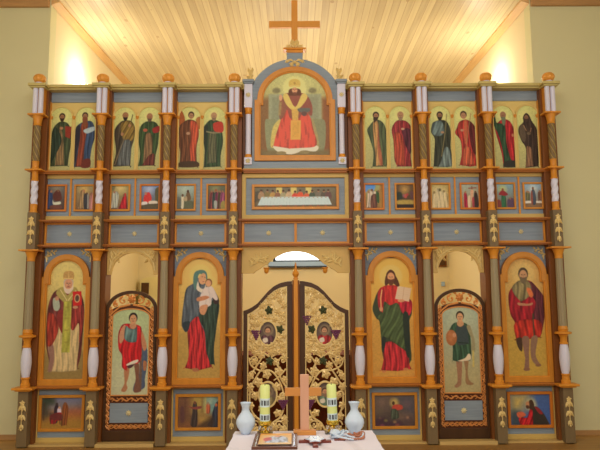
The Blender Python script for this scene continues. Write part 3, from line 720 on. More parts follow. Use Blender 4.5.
def sc0(P):
    P.fr(45, 180, 10); P.glow(110, 90, 70, (150, 130, 90), .6)
    P.poly([(25, 130), (60, 115), (75, 180), (80, 290), (25, 290)], (52, 66, 96), folds=3).ell(58, 125, 12, 13, (150, 104, 70))
    P.poly([(80, 150), (120, 110), (150, 130), (165, 200), (120, 220), (85, 200)], (84, 42, 30)).ell(128, 118, 12, 13, (110, 76, 50))
    P.poly([(76, 205), (92, 228), (150, 222), (158, 245), (110, 255), (80, 248)], (186, 182, 150)).poly([(60, 260), (160, 260), (160, 292), (60, 292)], (100, 60, 44))
def sc1(P):
    P.fr(45, 180, 10); P.glow(385, 110, 60, (214, 170, 80), .8)
    P.poly([(350, 120), (390, 110), (395, 200), (390, 290), (330, 290), (340, 200)], (146, 116, 74), folds=3)
    P.poly([(385, 160), (430, 150), (440, 290), (390, 290)], (60, 58, 56), folds=2).line([(425, 140), (430, 290)], 7, (206, 196, 170))
    P.poly([(445, 150), (480, 150), (490, 290), (440, 290)], (176, 120, 104), folds=2).ell(385, 120, 11, 13, (160, 110, 70)).ell(455, 150, 12, 14, (130, 90, 64)).ell(415, 145, 10, 12, (80, 56, 40))
def sc2(P):
    P.fr(105, 180, 10); P.glow(150, 90, 80, (206, 180, 110), .8)
    P.poly([(75, 140), (110, 120), (140, 160), (125, 280), (65, 285), (70, 200)], (170, 170, 146), folds=3).ell(95, 128, 11, 12, (150, 110, 80))
    P.poly([(195, 140), (215, 170), (225, 290), (140, 290), (165, 220)], (166, 36, 40), folds=3).ell(190, 160, 11, 13, (120, 76, 50)).poly([(60, 70), (100, 60), (90, 110), (65, 110)], (104, 100, 66), .6, .7)
def sc3(P):
    P.fr(105, 180, 10); P.glow(440, 100, 70, (190, 190, 190), .7).poly([(500, 100), (545, 90), (545, 220), (505, 220)], (84, 78, 50))
    P.poly([(395, 150), (440, 130), (465, 190), (440, 230), (385, 220)], (186, 52, 44)).ell(405, 140, 13, 14, (170, 110, 80))
    P.poly([(365, 225), (420, 222), (415, 255), (370, 262)], (210, 200, 180)).poly([(440, 215), (515, 215), (520, 240), (445, 245)], (206, 190, 160)).poly([(365, 255), (545, 240), (545, 290), (365, 290)], (84, 74, 52))
def sc4(P):
    P.fr(172, 180, 10); P.glow(120, 110, 80, (180, 186, 150), .6).poly([(40, 200), (225, 220), (225, 285), (40, 285)], (86, 88, 62), .8)
    P.poly([(150, 120), (175, 130), (190, 200), (140, 205)], (104, 80, 50)).ell(160, 118, 11, 14, (70, 46, 30)).poly([(95, 170), (118, 165), (118, 280), (92, 275)], (196, 184, 146)).ell(107, 158, 11, 14, (92, 70, 46))
    P.poly([(120, 180), (150, 170), (150, 215), (118, 210)], (160, 140, 100)).poly([(45, 180), (90, 190), (90, 270), (45, 280)], (96, 98, 88), .6, .8)
def sc5(P):
    P.fr(172, 180, 10); P.glow(430, 90, 60, (150, 150, 90), .6)
    for x, c in ((395, (120, 58, 50)), (425, (62, 70, 60)), (455, (110, 46, 62)), (480, (86, 70, 44)), (505, (140, 70, 90))):
        P.poly([(x - 22, 150), (x, 120), (x + 22, 150), (x + 22, 280), (x - 22, 280)], c, folds=2); P.ell(x, 120, 9, 11, (140, 96, 64))
    P.ell(438, 105, 9, 11, (150, 70, 40)).poly([(420, 215), (450, 215), (448, 285), (425, 285)], (150, 150, 130)).poly([(490, 230), (525, 210), (530, 290), (490, 290)], (140, 124, 60))
def sc6(P):
    P.fr(360, 180, 10); P.poly([(50, 55), (150, 55), (130, 115), (90, 95), (50, 130)], (90, 140, 190), .8).poly([(200, 55), (240, 55), (240, 270), (190, 270)], (150, 110, 50), .8)
    P.poly([(75, 130), (110, 110), (165, 130), (120, 170), (100, 275), (62, 275), (72, 190)], (200, 180, 146), folds=3).poly([(110, 165), (160, 150), (165, 275), (105, 275)], (104, 66, 48), folds=2)
    P.poly([(160, 120), (188, 130), (188, 230), (165, 210)], (50, 76, 40)).ell(118, 105, 11, 13, (110, 70, 44)).ell(85, 125, 10, 12, (150, 104, 70)).ell(182, 118, 9, 11, (120, 84, 56))
def sc7(P):
    P.fr(360, 180, 10); P.glow(445, 100, 70, (186, 144, 70), .9).poly([(365, 130), (410, 130), (415, 190), (365, 200)], (46, 50, 36), .6)
    P.ell(450, 165, 18, 20, (168, 76, 60), .5).ell(470, 150, 12, 14, (150, 60, 50)).ell(432, 160, 10, 14, (130, 80, 80)).poly([(500, 120), (545, 130), (540, 190), (505, 190)], (90, 60, 56), .6)
    P.poly([(375, 205), (540, 205), (545, 245), (370, 245)], (160, 134, 62), .8).poly([(365, 250), (545, 250), (545, 290), (365, 290)], (50, 38, 28), .6)
def sc8(P):
    P.fr(425, 180, 10); P.glow(140, 140, 100, (214, 196, 140), .9)
    for x, h in ((90, 130), (135, 90), (150, 90), (195, 110)): P.poly([(x - 26, h + 40), (x, h), (x + 26, h + 40), (x + 34, 275), (x - 34, 275)], (200, 180, 130), .8, .75, folds=2)
    P.ell(150, 105, 12, 15, (90, 80, 44)).ell(92, 130, 11, 13, (130, 110, 66)).ell(192, 120, 11, 13, (130, 110, 66))
def sc9(P):
    P.fr(425, 180, 10); P.line([(470, 70), (470, 190)], 10, (110, 84, 56)).line([(435, 90), (515, 85)], 9, (130, 60, 44)).poly([(455, 110), (485, 110), (480, 170), (470, 250), (455, 180)], (196, 150, 110))
    P.poly([(388, 150), (405, 125), (418, 160), (425, 278), (390, 278)], (160, 40, 54), folds=2).poly([(490, 150), (505, 122), (525, 160), (530, 278), (490, 278)], (62, 48, 40), folds=2)
    P.poly([(425, 180), (450, 160), (450, 270), (425, 272)], (196, 170, 130)).poly([(468, 190), (488, 180), (488, 272), (470, 272)], (150, 60, 60)).ell(404, 128, 9, 11, (150, 104, 70)).ell(504, 126, 9, 11, (100, 72, 50))
def sc10(P):
    P.fr(490, 180, 10); P.glow(130, 100, 60, (190, 180, 90), .9).poly([(120, 150), (155, 150), (160, 280), (120, 280)], (50, 96, 60), folds=2)
    P.poly([(90, 150), (130, 110), (185, 150), (150, 165), (125, 160)], (130, 40, 40)).ell(133, 105, 11, 14, (120, 70, 44)).poly([(65, 210), (105, 210), (110, 280), (65, 280)], (120, 56, 44)).poly([(180, 200), (235, 190), (235, 280), (180, 280)], (84, 62, 76)).ell(205, 190, 10, 12, (130, 90, 64))
def sc11(P):
    P.fr(490, 180, 10); P.glow(435, 100, 60, (206, 200, 170), .7).poly([(360, 215), (545, 220), (545, 240), (360, 240)], (206, 196, 170), .6).poly([(360, 240), (545, 240), (545, 285), (360, 285)], (120, 92, 60), .5)
    P.poly([(420, 130), (435, 100), (455, 130), (458, 240), (420, 240)], (70, 78, 84), folds=2).poly([(412, 140), (428, 120), (430, 240), (412, 238)], (130, 70, 50)).ell(435, 92, 10, 12, (110, 74, 50))
    P.poly([(362, 130), (400, 130), (400, 210), (362, 210)], (100, 96, 60), folds=3).poly([(485, 130), (535, 130), (530, 210), (485, 210)], (116, 80, 60), folds=3)
    for x, y in ((375, 125), (392, 132), (500, 122), (520, 130)): P.ell(x, y, 9, 10, (150, 110, 74))
SC = [(sc0, (100, 96, 84), (70, 50, 40), 'small framed scene of a blue robed kneeling woman by a white lamb or cradle', 'bay'),
      (sc1, (150, 132, 84), (110, 84, 56), 'small framed scene of robed figures with a white candle, left tier', ''),
      (sc2, (150, 140, 84), (110, 84, 60), 'small framed scene of a white angel before a woman in red', ''),
      (sc3, (110, 130, 160), (96, 80, 56), 'small framed scene of a rider in red above white animals', ''),
      (sc4, (150, 168, 150), (90, 90, 66), 'small framed scene of two figures in a pale green landscape', ''),
      (sc5, (96, 100, 70), (84, 56, 44), 'small framed scene of a crowd standing under trees', ''),
      (sc6, (150, 150, 90), (130, 96, 50), 'small framed scene with blue sky and figures in white by a building', ''),
      (sc7, (100, 76, 46), (60, 44, 30), 'small dark framed scene of figures round a table', ''),
      (sc8, (160, 140, 76), (180, 150, 90), 'small framed scene of pale yellow glowing robed figures', ''),
      (sc9, (150, 156, 130), (140, 116, 76), 'small framed scene of a crucifixion between red and dark robed mourners', ''),
      (sc10, (120, 150, 150), (110, 90, 60), 'small framed scene of a green and red robed figure, arms spread', ''),
      (sc11, (140, 166, 170), (120, 96, 66), 'small framed scene of a tall figure in grey blue amid seated groups', '')]
SC[0] = SC[0][:3] + ('small framed scene of a blue robed kneeling woman beside a white crib', '')
SR = [(47.7, 65.0, 187.5, 210.3), (75.4, 93.1, 187.2, 210), (111.5, 128.8, 186.9, 209.8), (141.2, 158.7, 186.6, 209.6), (177, 194.4, 186.3, 209.4), (207.9, 225.4, 186.1, 209.1),
      (365, 382.4, 185.3, 208.4), (395.9, 413.2, 185.2, 208.2), (431.5, 448.9, 185.2, 208.1), (461.2, 478.5, 185.1, 208), (496.8, 514.3, 185.1, 207.9), (524.6, 541.9, 185.2, 207.8)]
for q in range(12):
    k, s = q // 2, (-1, 1)[q % 2]
    t = thing('framed_icon', SC[q][3], 'icon', (BC[k] + s * (BH[k] - .137), PY, zp(2.868)), group='small feast day icons')
    H = zp(3.218) - zp(2.868)
    r = SR[q]; P = Paint((r[0], r[2], r[1], r[3]), SC[q][1], SC[q][2], 3.2, seed=40 + q); SC[q][0](P)
    frame_rect(t, .134, 0, H, .024, -.028, -.001, 'frame_r' if q % 3 == 0 else 'frame')
    P.build('painting', (-.112, .112, .022, H - .022), -.008, t)

# arched frames of the big icons
def arch_frame(t, W, wi, ro, ri, zt, zc, f, y0, y1, rzo=None, rzi=None, sh=.08):
    rzo = rzo or ro; rzi = rzi or ri; m = (W + ro) / 2
    o_ = [(-W, 0), (W, 0), (W, zc), (m, zc)] + arc(0, zc, ro, rzo, 0, PI, 28) + [(-m, zc), (-W, zc)]
    def inner(d): return [(-wi + d, f + d), (wi - d, f + d), (wi - d, zc - sh - d), (ri - d, zc - sh - d)] + arc(0, zc, ri - d, rzi - d, 0, PI, 28) + [(-ri + d, zc - sh - d), (-wi + d, zc - sh - d)]
    fo = MB().ring(o_, inner(0), y0, y1).build('frame', M['frame'], t, bevel=.005)
    MB().ring(inner(-.004), inner(.012), y0 + .012, y1).build('inner_moulding', M['amber'], fo, bevel=.002)
    return lambda X, Z: ((abs(X) < wi - .004) & (Z < zc - sh)) | ((abs(X) < ri - .004) & (Z < zc)) | ((X / (ri - .004)) ** 2 + (np.maximum(Z - zc, 0) / (rzi - .004)) ** 2 < 1) & (Z >= zc)
def big0(P):
    P.fr(10, 260, 6); P.glow(350, 130, 170, (206, 184, 104), .6)
    P.poly([(190, 560), (480, 560), (480, 720), (190, 720)], (122, 100, 54), 3, .7).halo(348, 120, 62, (204, 180, 96), .6)
    P.poly([(285, 180), (250, 215), (228, 300), (226, 470), (236, 540), (262, 640), (420, 640), (440, 560), (446, 440), (450, 320), (440, 240), (410, 190), (350, 175)], (98, 46, 38), folds=5)
    P.poly([(240, 520), (262, 400), (300, 380), (330, 390), (420, 380), (428, 480), (418, 600), (420, 655), (330, 662), (248, 658), (258, 580)], (182, 156, 102), folds=6, famp=.14)
    P.poly([(242, 520), (270, 500), (282, 580), (270, 655), (245, 655), (252, 590)], (132, 96, 76), .8)
    P.poly([(232, 330), (270, 330), (300, 410), (268, 500), (236, 500)], (142, 50, 34), folds=2).poly([(375, 290), (445, 280), (440, 420), (425, 500), (420, 380), (390, 420), (372, 400)], (132, 48, 38), folds=3)
    P.poly([(300, 300), (330, 320), (330, 440), (300, 400), (285, 340)], (120, 42, 34)).poly([(262, 230), (290, 235), (302, 280), (290, 305), (268, 300), (258, 262)], (150, 152, 122)).ell(282, 232, 12, 14, (172, 122, 84))
    P.poly([(290, 175), (318, 165), (345, 215), (375, 165), (405, 185), (370, 250), (345, 262), (318, 250), (276, 205)], (152, 134, 66)).line([(300, 180), (343, 245)], 5, (196, 176, 110)).line([(395, 185), (350, 245)], 5, (196, 176, 110))
    P.poly([(324, 250), (372, 250), (372, 550), (322, 550)], (158, 150, 58), smooth=False, folds=1, famp=.12)
    for y in (285, 350, 420, 490): P.line([(335, y), (360, y)], 8, (130, 116, 44), .6, .7)
    P.poly([(375, 192), (428, 190), (434, 272), (382, 280)], (180, 34, 28), smooth=False).ell(404, 232, 18, 26, (190, 140, 90)).ell(404, 232, 12, 19, (84, 60, 44))
    P.ell(395, 285, 16, 9, (172, 122, 84)).face(348, 145, 24, 32, (184, 130, 92), None, (176, 154, 122))
    P.poly([(322, 145), (328, 168), (348, 176), (368, 168), (374, 145), (378, 175), (360, 200), (346, 205), (330, 196), (320, 172)], (196, 172, 142)).line([(338, 166), (358, 166)], 3, (140, 70, 60))
    P.poly([(318, 118), (316, 85), (332, 70), (366, 70), (380, 88), (376, 120), (346, 112)], (170, 130, 68)).line([(320, 114), (374, 114)], 5, (206, 176, 100)).line([(347, 72), (347, 112)], 4, (206, 176, 100), .4, .7)
def big2(P):
    P.fr(160, 260, 6.667); P.glow(275, 110, 190, (216, 182, 98), .6)
    P.poly([(110, 500), (420, 500), (420, 810), (110, 810)], (156, 126, 60), 4, .6).halo(265, 110, 75, (214, 190, 100), .6).halo(325, 160, 50, (214, 190, 100), .5)
    P.poly([(190, 400), (330, 400), (335, 560), (350, 720), (260, 742), (170, 725), (195, 640)], (166, 42, 40), folds=6, famp=.3)
    P.poly([(225, 110), (222, 160), (175, 195), (158, 270), (145, 410), (150, 460), (178, 490), (200, 430), (250, 385), (270, 430), (300, 500), (310, 610), (340, 700), (368, 700), (362, 600), (380, 440), (392, 290), (375, 240), (340, 200), (300, 170)], (78, 84, 84), folds=6, famp=.2)
    P.poly([(300, 300), (392, 290), (380, 440), (362, 600), (368, 705), (338, 700), (312, 610), (300, 480), (262, 400)], (48, 62, 46), folds=4)
    P.poly([(340, 200), (375, 235), (394, 290), (360, 300)], (56, 40, 34)).poly([(218, 170), (222, 100), (250, 76), (290, 76), (310, 100), (312, 150), (296, 120), (262, 100), (248, 130), (246, 180), (232, 210)], (78, 108, 92))
    P.poly([(250, 150), (262, 190), (290, 200), (305, 160), (300, 220), (270, 225), (240, 200)], (196, 180, 150)).poly([(258, 118), (284, 95), (302, 110), (300, 150), (285, 172), (264, 165), (254, 140)], (192, 140, 94))
    P.line([(274, 120), (284, 120)], 3, (84, 52, 34)).line([(292, 122), (299, 124)], 3, (84, 52, 34)).line([(282, 152), (292, 153)], 3, (130, 56, 44))
    P.poly([(290, 200), (335, 182), (362, 210), (385, 265), (372, 280), (345, 262), (335, 315), (262, 330), (258, 290), (270, 240)], (206, 186, 164), folds=3, famp=.1)
    P.ell(322, 160, 24, 28, (120, 78, 46)).ell(320, 165, 19, 23, (196, 142, 96)).poly([(245, 262), (300, 248), (328, 258), (300, 275), (250, 285)], (172, 112, 72)).poly([(272, 315), (318, 310), (300, 370), (275, 372), (262, 345)], (184, 128, 86))
    P.poly([(150, 430), (200, 420), (188, 480), (165, 480)], (44, 52, 52)).poly([(218, 730), (256, 728), (262, 746), (232, 750)], (150, 96, 60))
def big3(P):
    P.fr(345, 240, 6.667); P.glow(310, 240, 190, (218, 180, 84), .6)
    P.poly([(130, 560), (480, 560), (480, 960), (130, 960)], (176, 128, 54), 4, .6).halo(310, 250, 78, (214, 184, 100), .6)
    P.poly([(270, 330), (255, 320), (222, 350), (200, 400), (182, 470), (205, 530), (230, 560), (240, 700), (262, 820), (420, 830), (430, 700), (425, 560), (445, 500), (440, 420), (370, 320)], (52, 60, 38))
    P.poly([(250, 700), (330, 690), (410, 740), (418, 830), (432, 868), (340, 880), (230, 875), (248, 800)], (164, 42, 42), folds=6, famp=.28)
    P.poly([(262, 315), (350, 312), (370, 350), (365, 440), (330, 460), (258, 440), (245, 360)], (176, 44, 36), folds=3, famp=.15)
    P.poly([(222, 350), (262, 330), (262, 480), (235, 485), (220, 440)], (168, 40, 38), folds=2).line([(248, 340), (238, 400), (240, 470)], 7, (214, 170, 100)).poly([(365, 400), (440, 410), (448, 470), (420, 520), (385, 500), (365, 460)], (164, 36, 44), folds=2)
    P.poly([(262, 420), (300, 445), (350, 430), (380, 500), (420, 520), (420, 620), (425, 770), (370, 730), (300, 680), (262, 660), (240, 700), (228, 560), (215, 520), (250, 490)], (68, 80, 44), folds=5, fang=.5, famp=.22)
    P.poly([(385, 510), (425, 520), (422, 780), (395, 740)], (38, 46, 34)).poly([(240, 660), (268, 665), (250, 760), (238, 740)], (38, 44, 36))
    P.poly([(355, 315), (445, 332), (428, 422), (335, 402)], (214, 182, 140), smooth=False).line([(398, 324), (384, 412)], 4, (170, 130, 90)).ell(375, 415, 24, 10, (190, 130, 86)).ell(240, 470, 12, 16, (190, 130, 86))
    for i in range(5): P.line([(362 - i * 3, 335 + i * 14), (388 - i * 3, 340 + i * 14)], 3, (176, 140, 100), .4, .6); P.line([(405 - i * 3, 343 + i * 14), (430 - i * 3, 348 + i * 14)], 3, (176, 140, 100), .4, .6)
    P.face(310, 258, 25, 36, (196, 138, 88), (94, 54, 30), (78, 46, 26), long_=True)
    P.poly([(275, 250), (268, 300), (288, 306), (288, 260)], (78, 46, 26)).poly([(345, 250), (368, 310), (345, 316), (334, 270)], (78, 46, 26))
    P.ell(250, 882, 14, 8, (176, 110, 62)).ell(395, 868, 18, 9, (176, 110, 62))
def big5(P):
    P.fr(480, 240, 6); P.glow(262, 210, 170, (196, 158, 84), .6)
    P.poly([(130, 560), (420, 560), (420, 820), (130, 820)], (166, 134, 52), 4, .6).halo(262, 205, 70, (196, 164, 92), .6)
    P.poly([(235, 250), (195, 280), (166, 330), (172, 440), (200, 500), (200, 590), (345, 580), (365, 520), (384, 420), (382, 350), (345, 290), (300, 245)], (136, 28, 32), folds=5)
    P.poly([(300, 250), (345, 290), (384, 350), (384, 430), (365, 510), (345, 580), (320, 580), (300, 480), (330, 380), (300, 320)], (82, 36, 38), folds=3)
    P.poly([(232, 245), (290, 245), (310, 300), (290, 340), (240, 370), (205, 330), (190, 285)], (124, 108, 66), folds=3).poly([(200, 490), (345, 480), (342, 578), (200, 590)], (160, 42, 28), folds=4)
    P.line([(308, 440), (310, 580)], 6, (54, 60, 36)).poly([(200, 590), (235, 585), (232, 660), (210, 640)], (64, 44, 28))
    P.poly([(236, 585), (278, 582), (272, 680), (268, 760), (240, 770), (248, 700)], (122, 88, 66)).poly([(292, 582), (330, 578), (312, 680), (335, 740), (300, 730), (282, 680)], (124, 92, 66)).ell(255, 765, 20, 10, (120, 84, 56)).ell(325, 742, 18, 9, (120, 84, 56))
    P.poly([(278, 290), (300, 290), (318, 330), (300, 345), (285, 320)], (190, 100, 52)).poly([(222, 375), (280, 382), (310, 375), (300, 392), (230, 392)], (164, 112, 74))
    P.face(262, 212, 24, 34, (172, 126, 82), (100, 84, 56), (72, 58, 38))
def bigc(P):
    P.fr(235, 70, 5); P.poly([(120, 150), (180, 130), (180, 430), (120, 430)], (120, 84, 46), 3, .9, False).poly([(430, 140), (480, 140), (480, 430), (430, 430)], (124, 74, 40), 3, .9, False)
    P.poly([(168, 120), (430, 120), (432, 260), (168, 260)], (142, 142, 104), 1, 1, False).poly([(185, 135), (250, 135), (250, 250), (185, 250)], (126, 126, 92), 1, .8, False).poly([(350, 135), (415, 135), (415, 250), (350, 250)], (130, 128, 94), 1, .8, False)
    P.ell(207, 103, 20, 14, (120, 112, 72), 1).ell(387, 103, 20, 14, (120, 112, 72), 1).halo(298, 90, 58, (216, 206, 124), .7)
    P.poly([(150, 260), (175, 245), (215, 260), (215, 400), (165, 405)], (128, 128, 88)).poly([(385, 260), (420, 245), (450, 265), (440, 400), (385, 400)], (124, 122, 84))
    P.poly([(130, 395), (470, 395), (470, 428), (130, 428)], (112, 96, 58), 2, 1, False)
    P.poly([(205, 260), (245, 240), (240, 340), (200, 380), (178, 375), (185, 300)], (186, 164, 84)).poly([(380, 240), (400, 280), (418, 380), (390, 385)], (150, 134, 84))
    P.poly([(190, 375), (230, 370), (300, 385), (370, 370), (412, 378), (400, 402), (340, 400), (280, 416), (215, 404)], (216, 206, 170)).ell(230, 410, 26, 9, (128, 112, 70)).ell(345, 406, 26, 9, (128, 112, 70))
    P.poly([(240, 200), (270, 190), (330, 190), (372, 230), (388, 290), (405, 372), (340, 385), (270, 388), (192, 375), (205, 320), (225, 260)], (202, 82, 58), folds=6, famp=.18)
    P.poly([(240, 130), (262, 115), (330, 115), (362, 130), (385, 180), (380, 230), (345, 200), (320, 240), (275, 240), (262, 200), (240, 180)], (132, 74, 54))
    P.poly([(222, 160), (245, 140), (262, 180), (240, 235), (222, 240)], (130, 82, 56)).ell(228, 138, 9, 16, (190, 140, 96)).line([(228, 160), (222, 225)], 12, (150, 130, 74), .8, .8)
    P.poly([(240, 128), (262, 120), (300, 185), (335, 120), (362, 130), (345, 165), (310, 200), (285, 200), (255, 170)], (198, 172, 86))
    P.poly([(282, 195), (318, 195), (314, 250), (286, 250)], (190, 150, 70), .5, 1, False).poly([(278, 250), (328, 250), (326, 345), (276, 345)], (206, 158, 70), .5, 1, False).poly([(286, 258), (320, 258), (318, 335), (284, 335)], (190, 138, 58), .5, .8, False)
    P.poly([(315, 192), (370, 190), (372, 205), (350, 212), (320, 208)], (92, 90, 76)).ell(345, 218, 14, 12, (92, 66, 54))
    P.poly([(274, 95), (268, 125), (284, 128), (312, 128), (330, 125), (322, 95)], (92, 56, 34)).ell(298, 118, 15, 11, (96, 58, 36)).ell(298, 101, 14, 15, (196, 142, 96)).ell(298, 117, 10, 6, (104, 64, 40)).line([(288, 96), (295, 96)], 3, (90, 54, 36)).line([(301, 96), (308, 96)], 3, (90, 54, 36)).line([(298, 97), (298, 105)], 2.5, (140, 90, 60)).line([(294, 112), (302, 112)], 2, (140, 60, 48))
    P.poly([(273, 84), (270, 60), (284, 47), (312, 47), (326, 60), (323, 84), (298, 82)], (190, 160, 74)).line([(275, 80), (321, 80)], 4, (216, 190, 110)).ell(298, 66, 6, 6, (150, 110, 50), .5, .7)
BIG = [(0, big0, (44.9, 88.5, 260.4, 377.8), (192, 172, 96), (150, 124, 62), 'tall arched icon of a white bearded bishop holding a red gospel book'),
       (2, big2, (177.8, 221.3, 260.1, 379.3), (204, 168, 84), (172, 134, 62), 'tall arched icon of a mother in blue grey veil holding her child'),
       (3, big3, (370.4, 413.7, 259, 378), (206, 162, 66), (186, 134, 56), 'tall arched icon of a long haired bearded man in red and green with open book'),
       (5, big5, (501.8, 545.1, 257.4, 374.3), (176, 136, 70), (172, 134, 54), 'tall arched icon of a barefoot bearded saint in fur tunic and red mantle')]
for k, fn, r, top, bot, lab in BIG:
    h = BH[k]; z0 = zp(.7); t = thing('arched_icon', lab, 'icon', (BC[k], PY, z0), group='large arched icons')
    W = h - .002; zc = zp(2.035) - z0; ro = W - .028; ri = ro - .068
    clip = arch_frame(t, W, W - .057, ro, ri, 0, zc, .07, -.05, .012, sh=.085)
    P = Paint((r[0], r[2], r[1], r[3]), top, bot, 2.3, seed=60 + k); fn(P)
    P.build('painting', (-.273, .273, zp(.774) - z0, zp(2.25) - z0), -.004, t, clip)
# lower landscapes
def low0(P):
    P.fr(34, 392, 10.71); P.poly([(100, 230), (540, 210), (540, 290), (100, 300)], (176, 92, 40), 4, .8).poly([(380, 190), (460, 170), (540, 180), (540, 260), (380, 260)], (150, 84, 56), 4, .8)
    P.poly([(95, 60), (220, 60), (240, 110), (180, 150), (200, 260), (100, 290)], (72, 66, 50), 3, .9).poly([(100, 290), (540, 260), (540, 420), (100, 420)], (150, 110, 42), 5, .8)
    P.poly([(235, 180), (262, 120), (285, 180), (280, 300), (240, 320)], (52, 38, 42)).ell(262, 130, 14, 16, (60, 46, 42)).poly([(270, 180), (300, 160), (310, 230), (275, 240)], (196, 176, 176)).ell(290, 165, 12, 13, (176, 130, 100))
    P.poly([(200, 240), (310, 215), (320, 290), (265, 300), (250, 330), (200, 320)], (140, 36, 34)).poly([(320, 170), (350, 110), (385, 170), (375, 340), (325, 350)], (130, 72, 36), folds=3).ell(352, 130, 14, 17, (120, 76, 44))
    P.poly([(190, 225), (215, 215), (320, 235), (325, 285), (205, 285)], (70, 52, 44), .5, .55).line([(240, 285), (238, 335)], 8, (66, 48, 36)).line([(300, 285), (304, 335)], 8, (66, 48, 36)).poly([(105, 70), (200, 62), (232, 120), (170, 130), (120, 170)], (52, 62, 44), 3, .8).line([(130, 120), (125, 290)], 12, (70, 48, 34), 1, .8)
    P.line([(205, 270), (200, 330)], 8, (60, 44, 34)).line([(320, 280), (318, 350)], 8, (60, 40, 30))
def low2(P):
    P.fr(172, 392, 10.71); P.poly([(210, 90), (390, 90), (380, 250), (220, 240)], (160, 134, 62), 4, .9).poly([(370, 90), (500, 90), (500, 250), (390, 240)], (110, 144, 128), 4, .9).poly([(290, 290), (400, 290), (420, 380), (290, 390)], (170, 134, 62), 4, .9)
    P.poly([(75, 90), (200, 90), (210, 200), (140, 330), (75, 350)], (104, 66, 46), 4, .7).poly([(80, 380), (220, 330), (420, 400), (80, 415)], (130, 84, 48), 4, .7)
    P.poly([(232, 160), (252, 140), (275, 165), (280, 380), (210, 380), (225, 260)], (66, 54, 46), folds=2).poly([(190, 180), (235, 190), (320, 180), (318, 205), (255, 215), (210, 200)], (124, 62, 50)).ell(252, 145, 14, 17, (110, 66, 46))
    P.poly([(370, 180), (390, 150), (415, 170), (412, 250), (375, 255)], (176, 90, 56), folds=2).ell(392, 150, 11, 13, (140, 100, 70)).poly([(440, 250), (470, 160), (500, 150), (500, 390), (390, 380), (430, 320)], (52, 54, 60), folds=2).ell(478, 170, 14, 17, (170, 90, 56))
    P.line([(330, 95), (330, 250)], 14, (110, 84, 50), 1, .8).line([(365, 95), (365, 250)], 10, (190, 166, 90), 1, .8).line([(150, 95), (150, 320)], 10, (84, 58, 42), 1, .7).poly([(395, 95), (440, 95), (430, 150), (400, 160)], (150, 160, 130), 2, .7).poly([(100, 200), (135, 190), (145, 330), (105, 340)], (84, 54, 50), 1, .8)
    P.poly([(280, 390), (440, 290), (440, 400), (290, 410)], (64, 48, 34), 2, .8)
def low3(P):
    P.fr(368, 392, 10.71); P.poly([(75, 90), (230, 90), (200, 200), (80, 260)], (104, 82, 66), 6, .8).poly([(320, 90), (480, 90), (480, 300), (380, 220)], (76, 72, 76), 6, .8).poly([(300, 270), (430, 260), (440, 330), (320, 330)], (120, 92, 70), 4, .7)
    P.ell(275, 145, 45, 45, (190, 160, 80), 2, .8).poly([(250, 190), (275, 165), (350, 170), (360, 210), (300, 225), (255, 215)], (170, 66, 46)).ell(264, 150, 15, 20, (70, 50, 34)).poly([(245, 215), (300, 220), (320, 300), (240, 310)], (70, 76, 56), folds=2)
    P.ell(130, 140, 30, 20, (122, 96, 76), 3, .7).ell(410, 160, 34, 26, (112, 84, 76), 3, .7).ell(450, 300, 26, 20, (104, 80, 60), 3, .7).ell(120, 230, 26, 16, (96, 84, 60), 3, .7).poly([(380, 300), (450, 290), (470, 390), (370, 395)], (80, 62, 56), 2, .8).ell(410, 300, 15, 14, (140, 104, 74), 1).ell(120, 310, 14, 14, (130, 96, 66), 1)
    P.poly([(75, 330), (150, 300), (200, 330), (260, 350), (330, 330), (340, 400), (75, 400)], (66, 44, 50), 2, .9).ell(180, 330, 18, 14, (110, 100, 56), 1).ell(275, 345, 16, 12, (140, 106, 70), 1).ell(140, 380, 20, 14, (110, 60, 70), 1).ell(300, 375, 20, 14, (120, 70, 60), 1)
def low5(P):
    P.fr(500, 388, 10.71); P.poly([(105, 75), (290, 75), (250, 200), (200, 250), (105, 260)], (190, 160, 76), 8, .95).ell(320, 180, 58, 64, (206, 186, 110), 2, .7)
    P.poly([(110, 250), (180, 240), (230, 300), (240, 400), (110, 400)], (56, 66, 66), 3, .9)
    P.poly([(330, 210), (380, 200), (440, 260), (485, 340), (490, 400), (290, 400), (300, 290)], (52, 44, 34)).poly([(355, 200), (400, 215), (440, 270), (400, 270)], (130, 40, 36)).poly([(300, 230), (330, 230), (330, 400), (200, 400), (180, 330), (200, 300), (270, 310)], (172, 34, 36), folds=3, fang=.4)
    P.poly([(165, 260), (220, 250), (260, 285), (200, 310), (170, 300)], (190, 90, 56)).poly([(300, 140), (330, 130), (350, 170), (345, 220), (310, 225), (290, 200)], (64, 44, 28)).poly([(262, 165), (280, 145), (298, 150), (298, 200), (275, 212)], (176, 120, 76)).poly([(262, 190), (290, 185), (300, 215), (272, 218)], (80, 50, 32))
LOW = [(0, low0, (43.7, 83.7, 397.4, 427.5), (104, 104, 120), (150, 110, 46), 'low framed scene of travellers with a donkey, under the bishop icon'),
       (2, low2, (179, 218.9, 399.2, 429.8), (120, 92, 60), (96, 66, 42), 'low framed scene of figure with outstretched arms, under mother and child'),
       (3, low3, (373.9, 413.7, 397.8, 428.4), (94, 80, 64), (66, 54, 46), 'low dark framed scene of haloed figure above a crowd, near the right vase'),
       (5, low5, (508.6, 548.3, 394.2, 424.2), (70, 90, 124), (60, 84, 130), 'low framed picture of a kneeling praying man in red against blue')]
for k, fn, r, top, bot, lab in LOW:
    t = thing('framed_picture', lab, 'icon', (BC[k] + (.0), PY, .143), group='low framed scenes'); H = .44
    frame_rect(t, min(.283, BH[k] - .032), 0, H, .036, -.03, -.001, 'frame_r' if k == 5 else 'frame')
    P = Paint((r[0], r[2], r[1], r[3]), top, bot, 2.6, seed=80 + k); fn(P)
    P.build('painting', (-.25, .25, .03, H - .03), -.008, t)
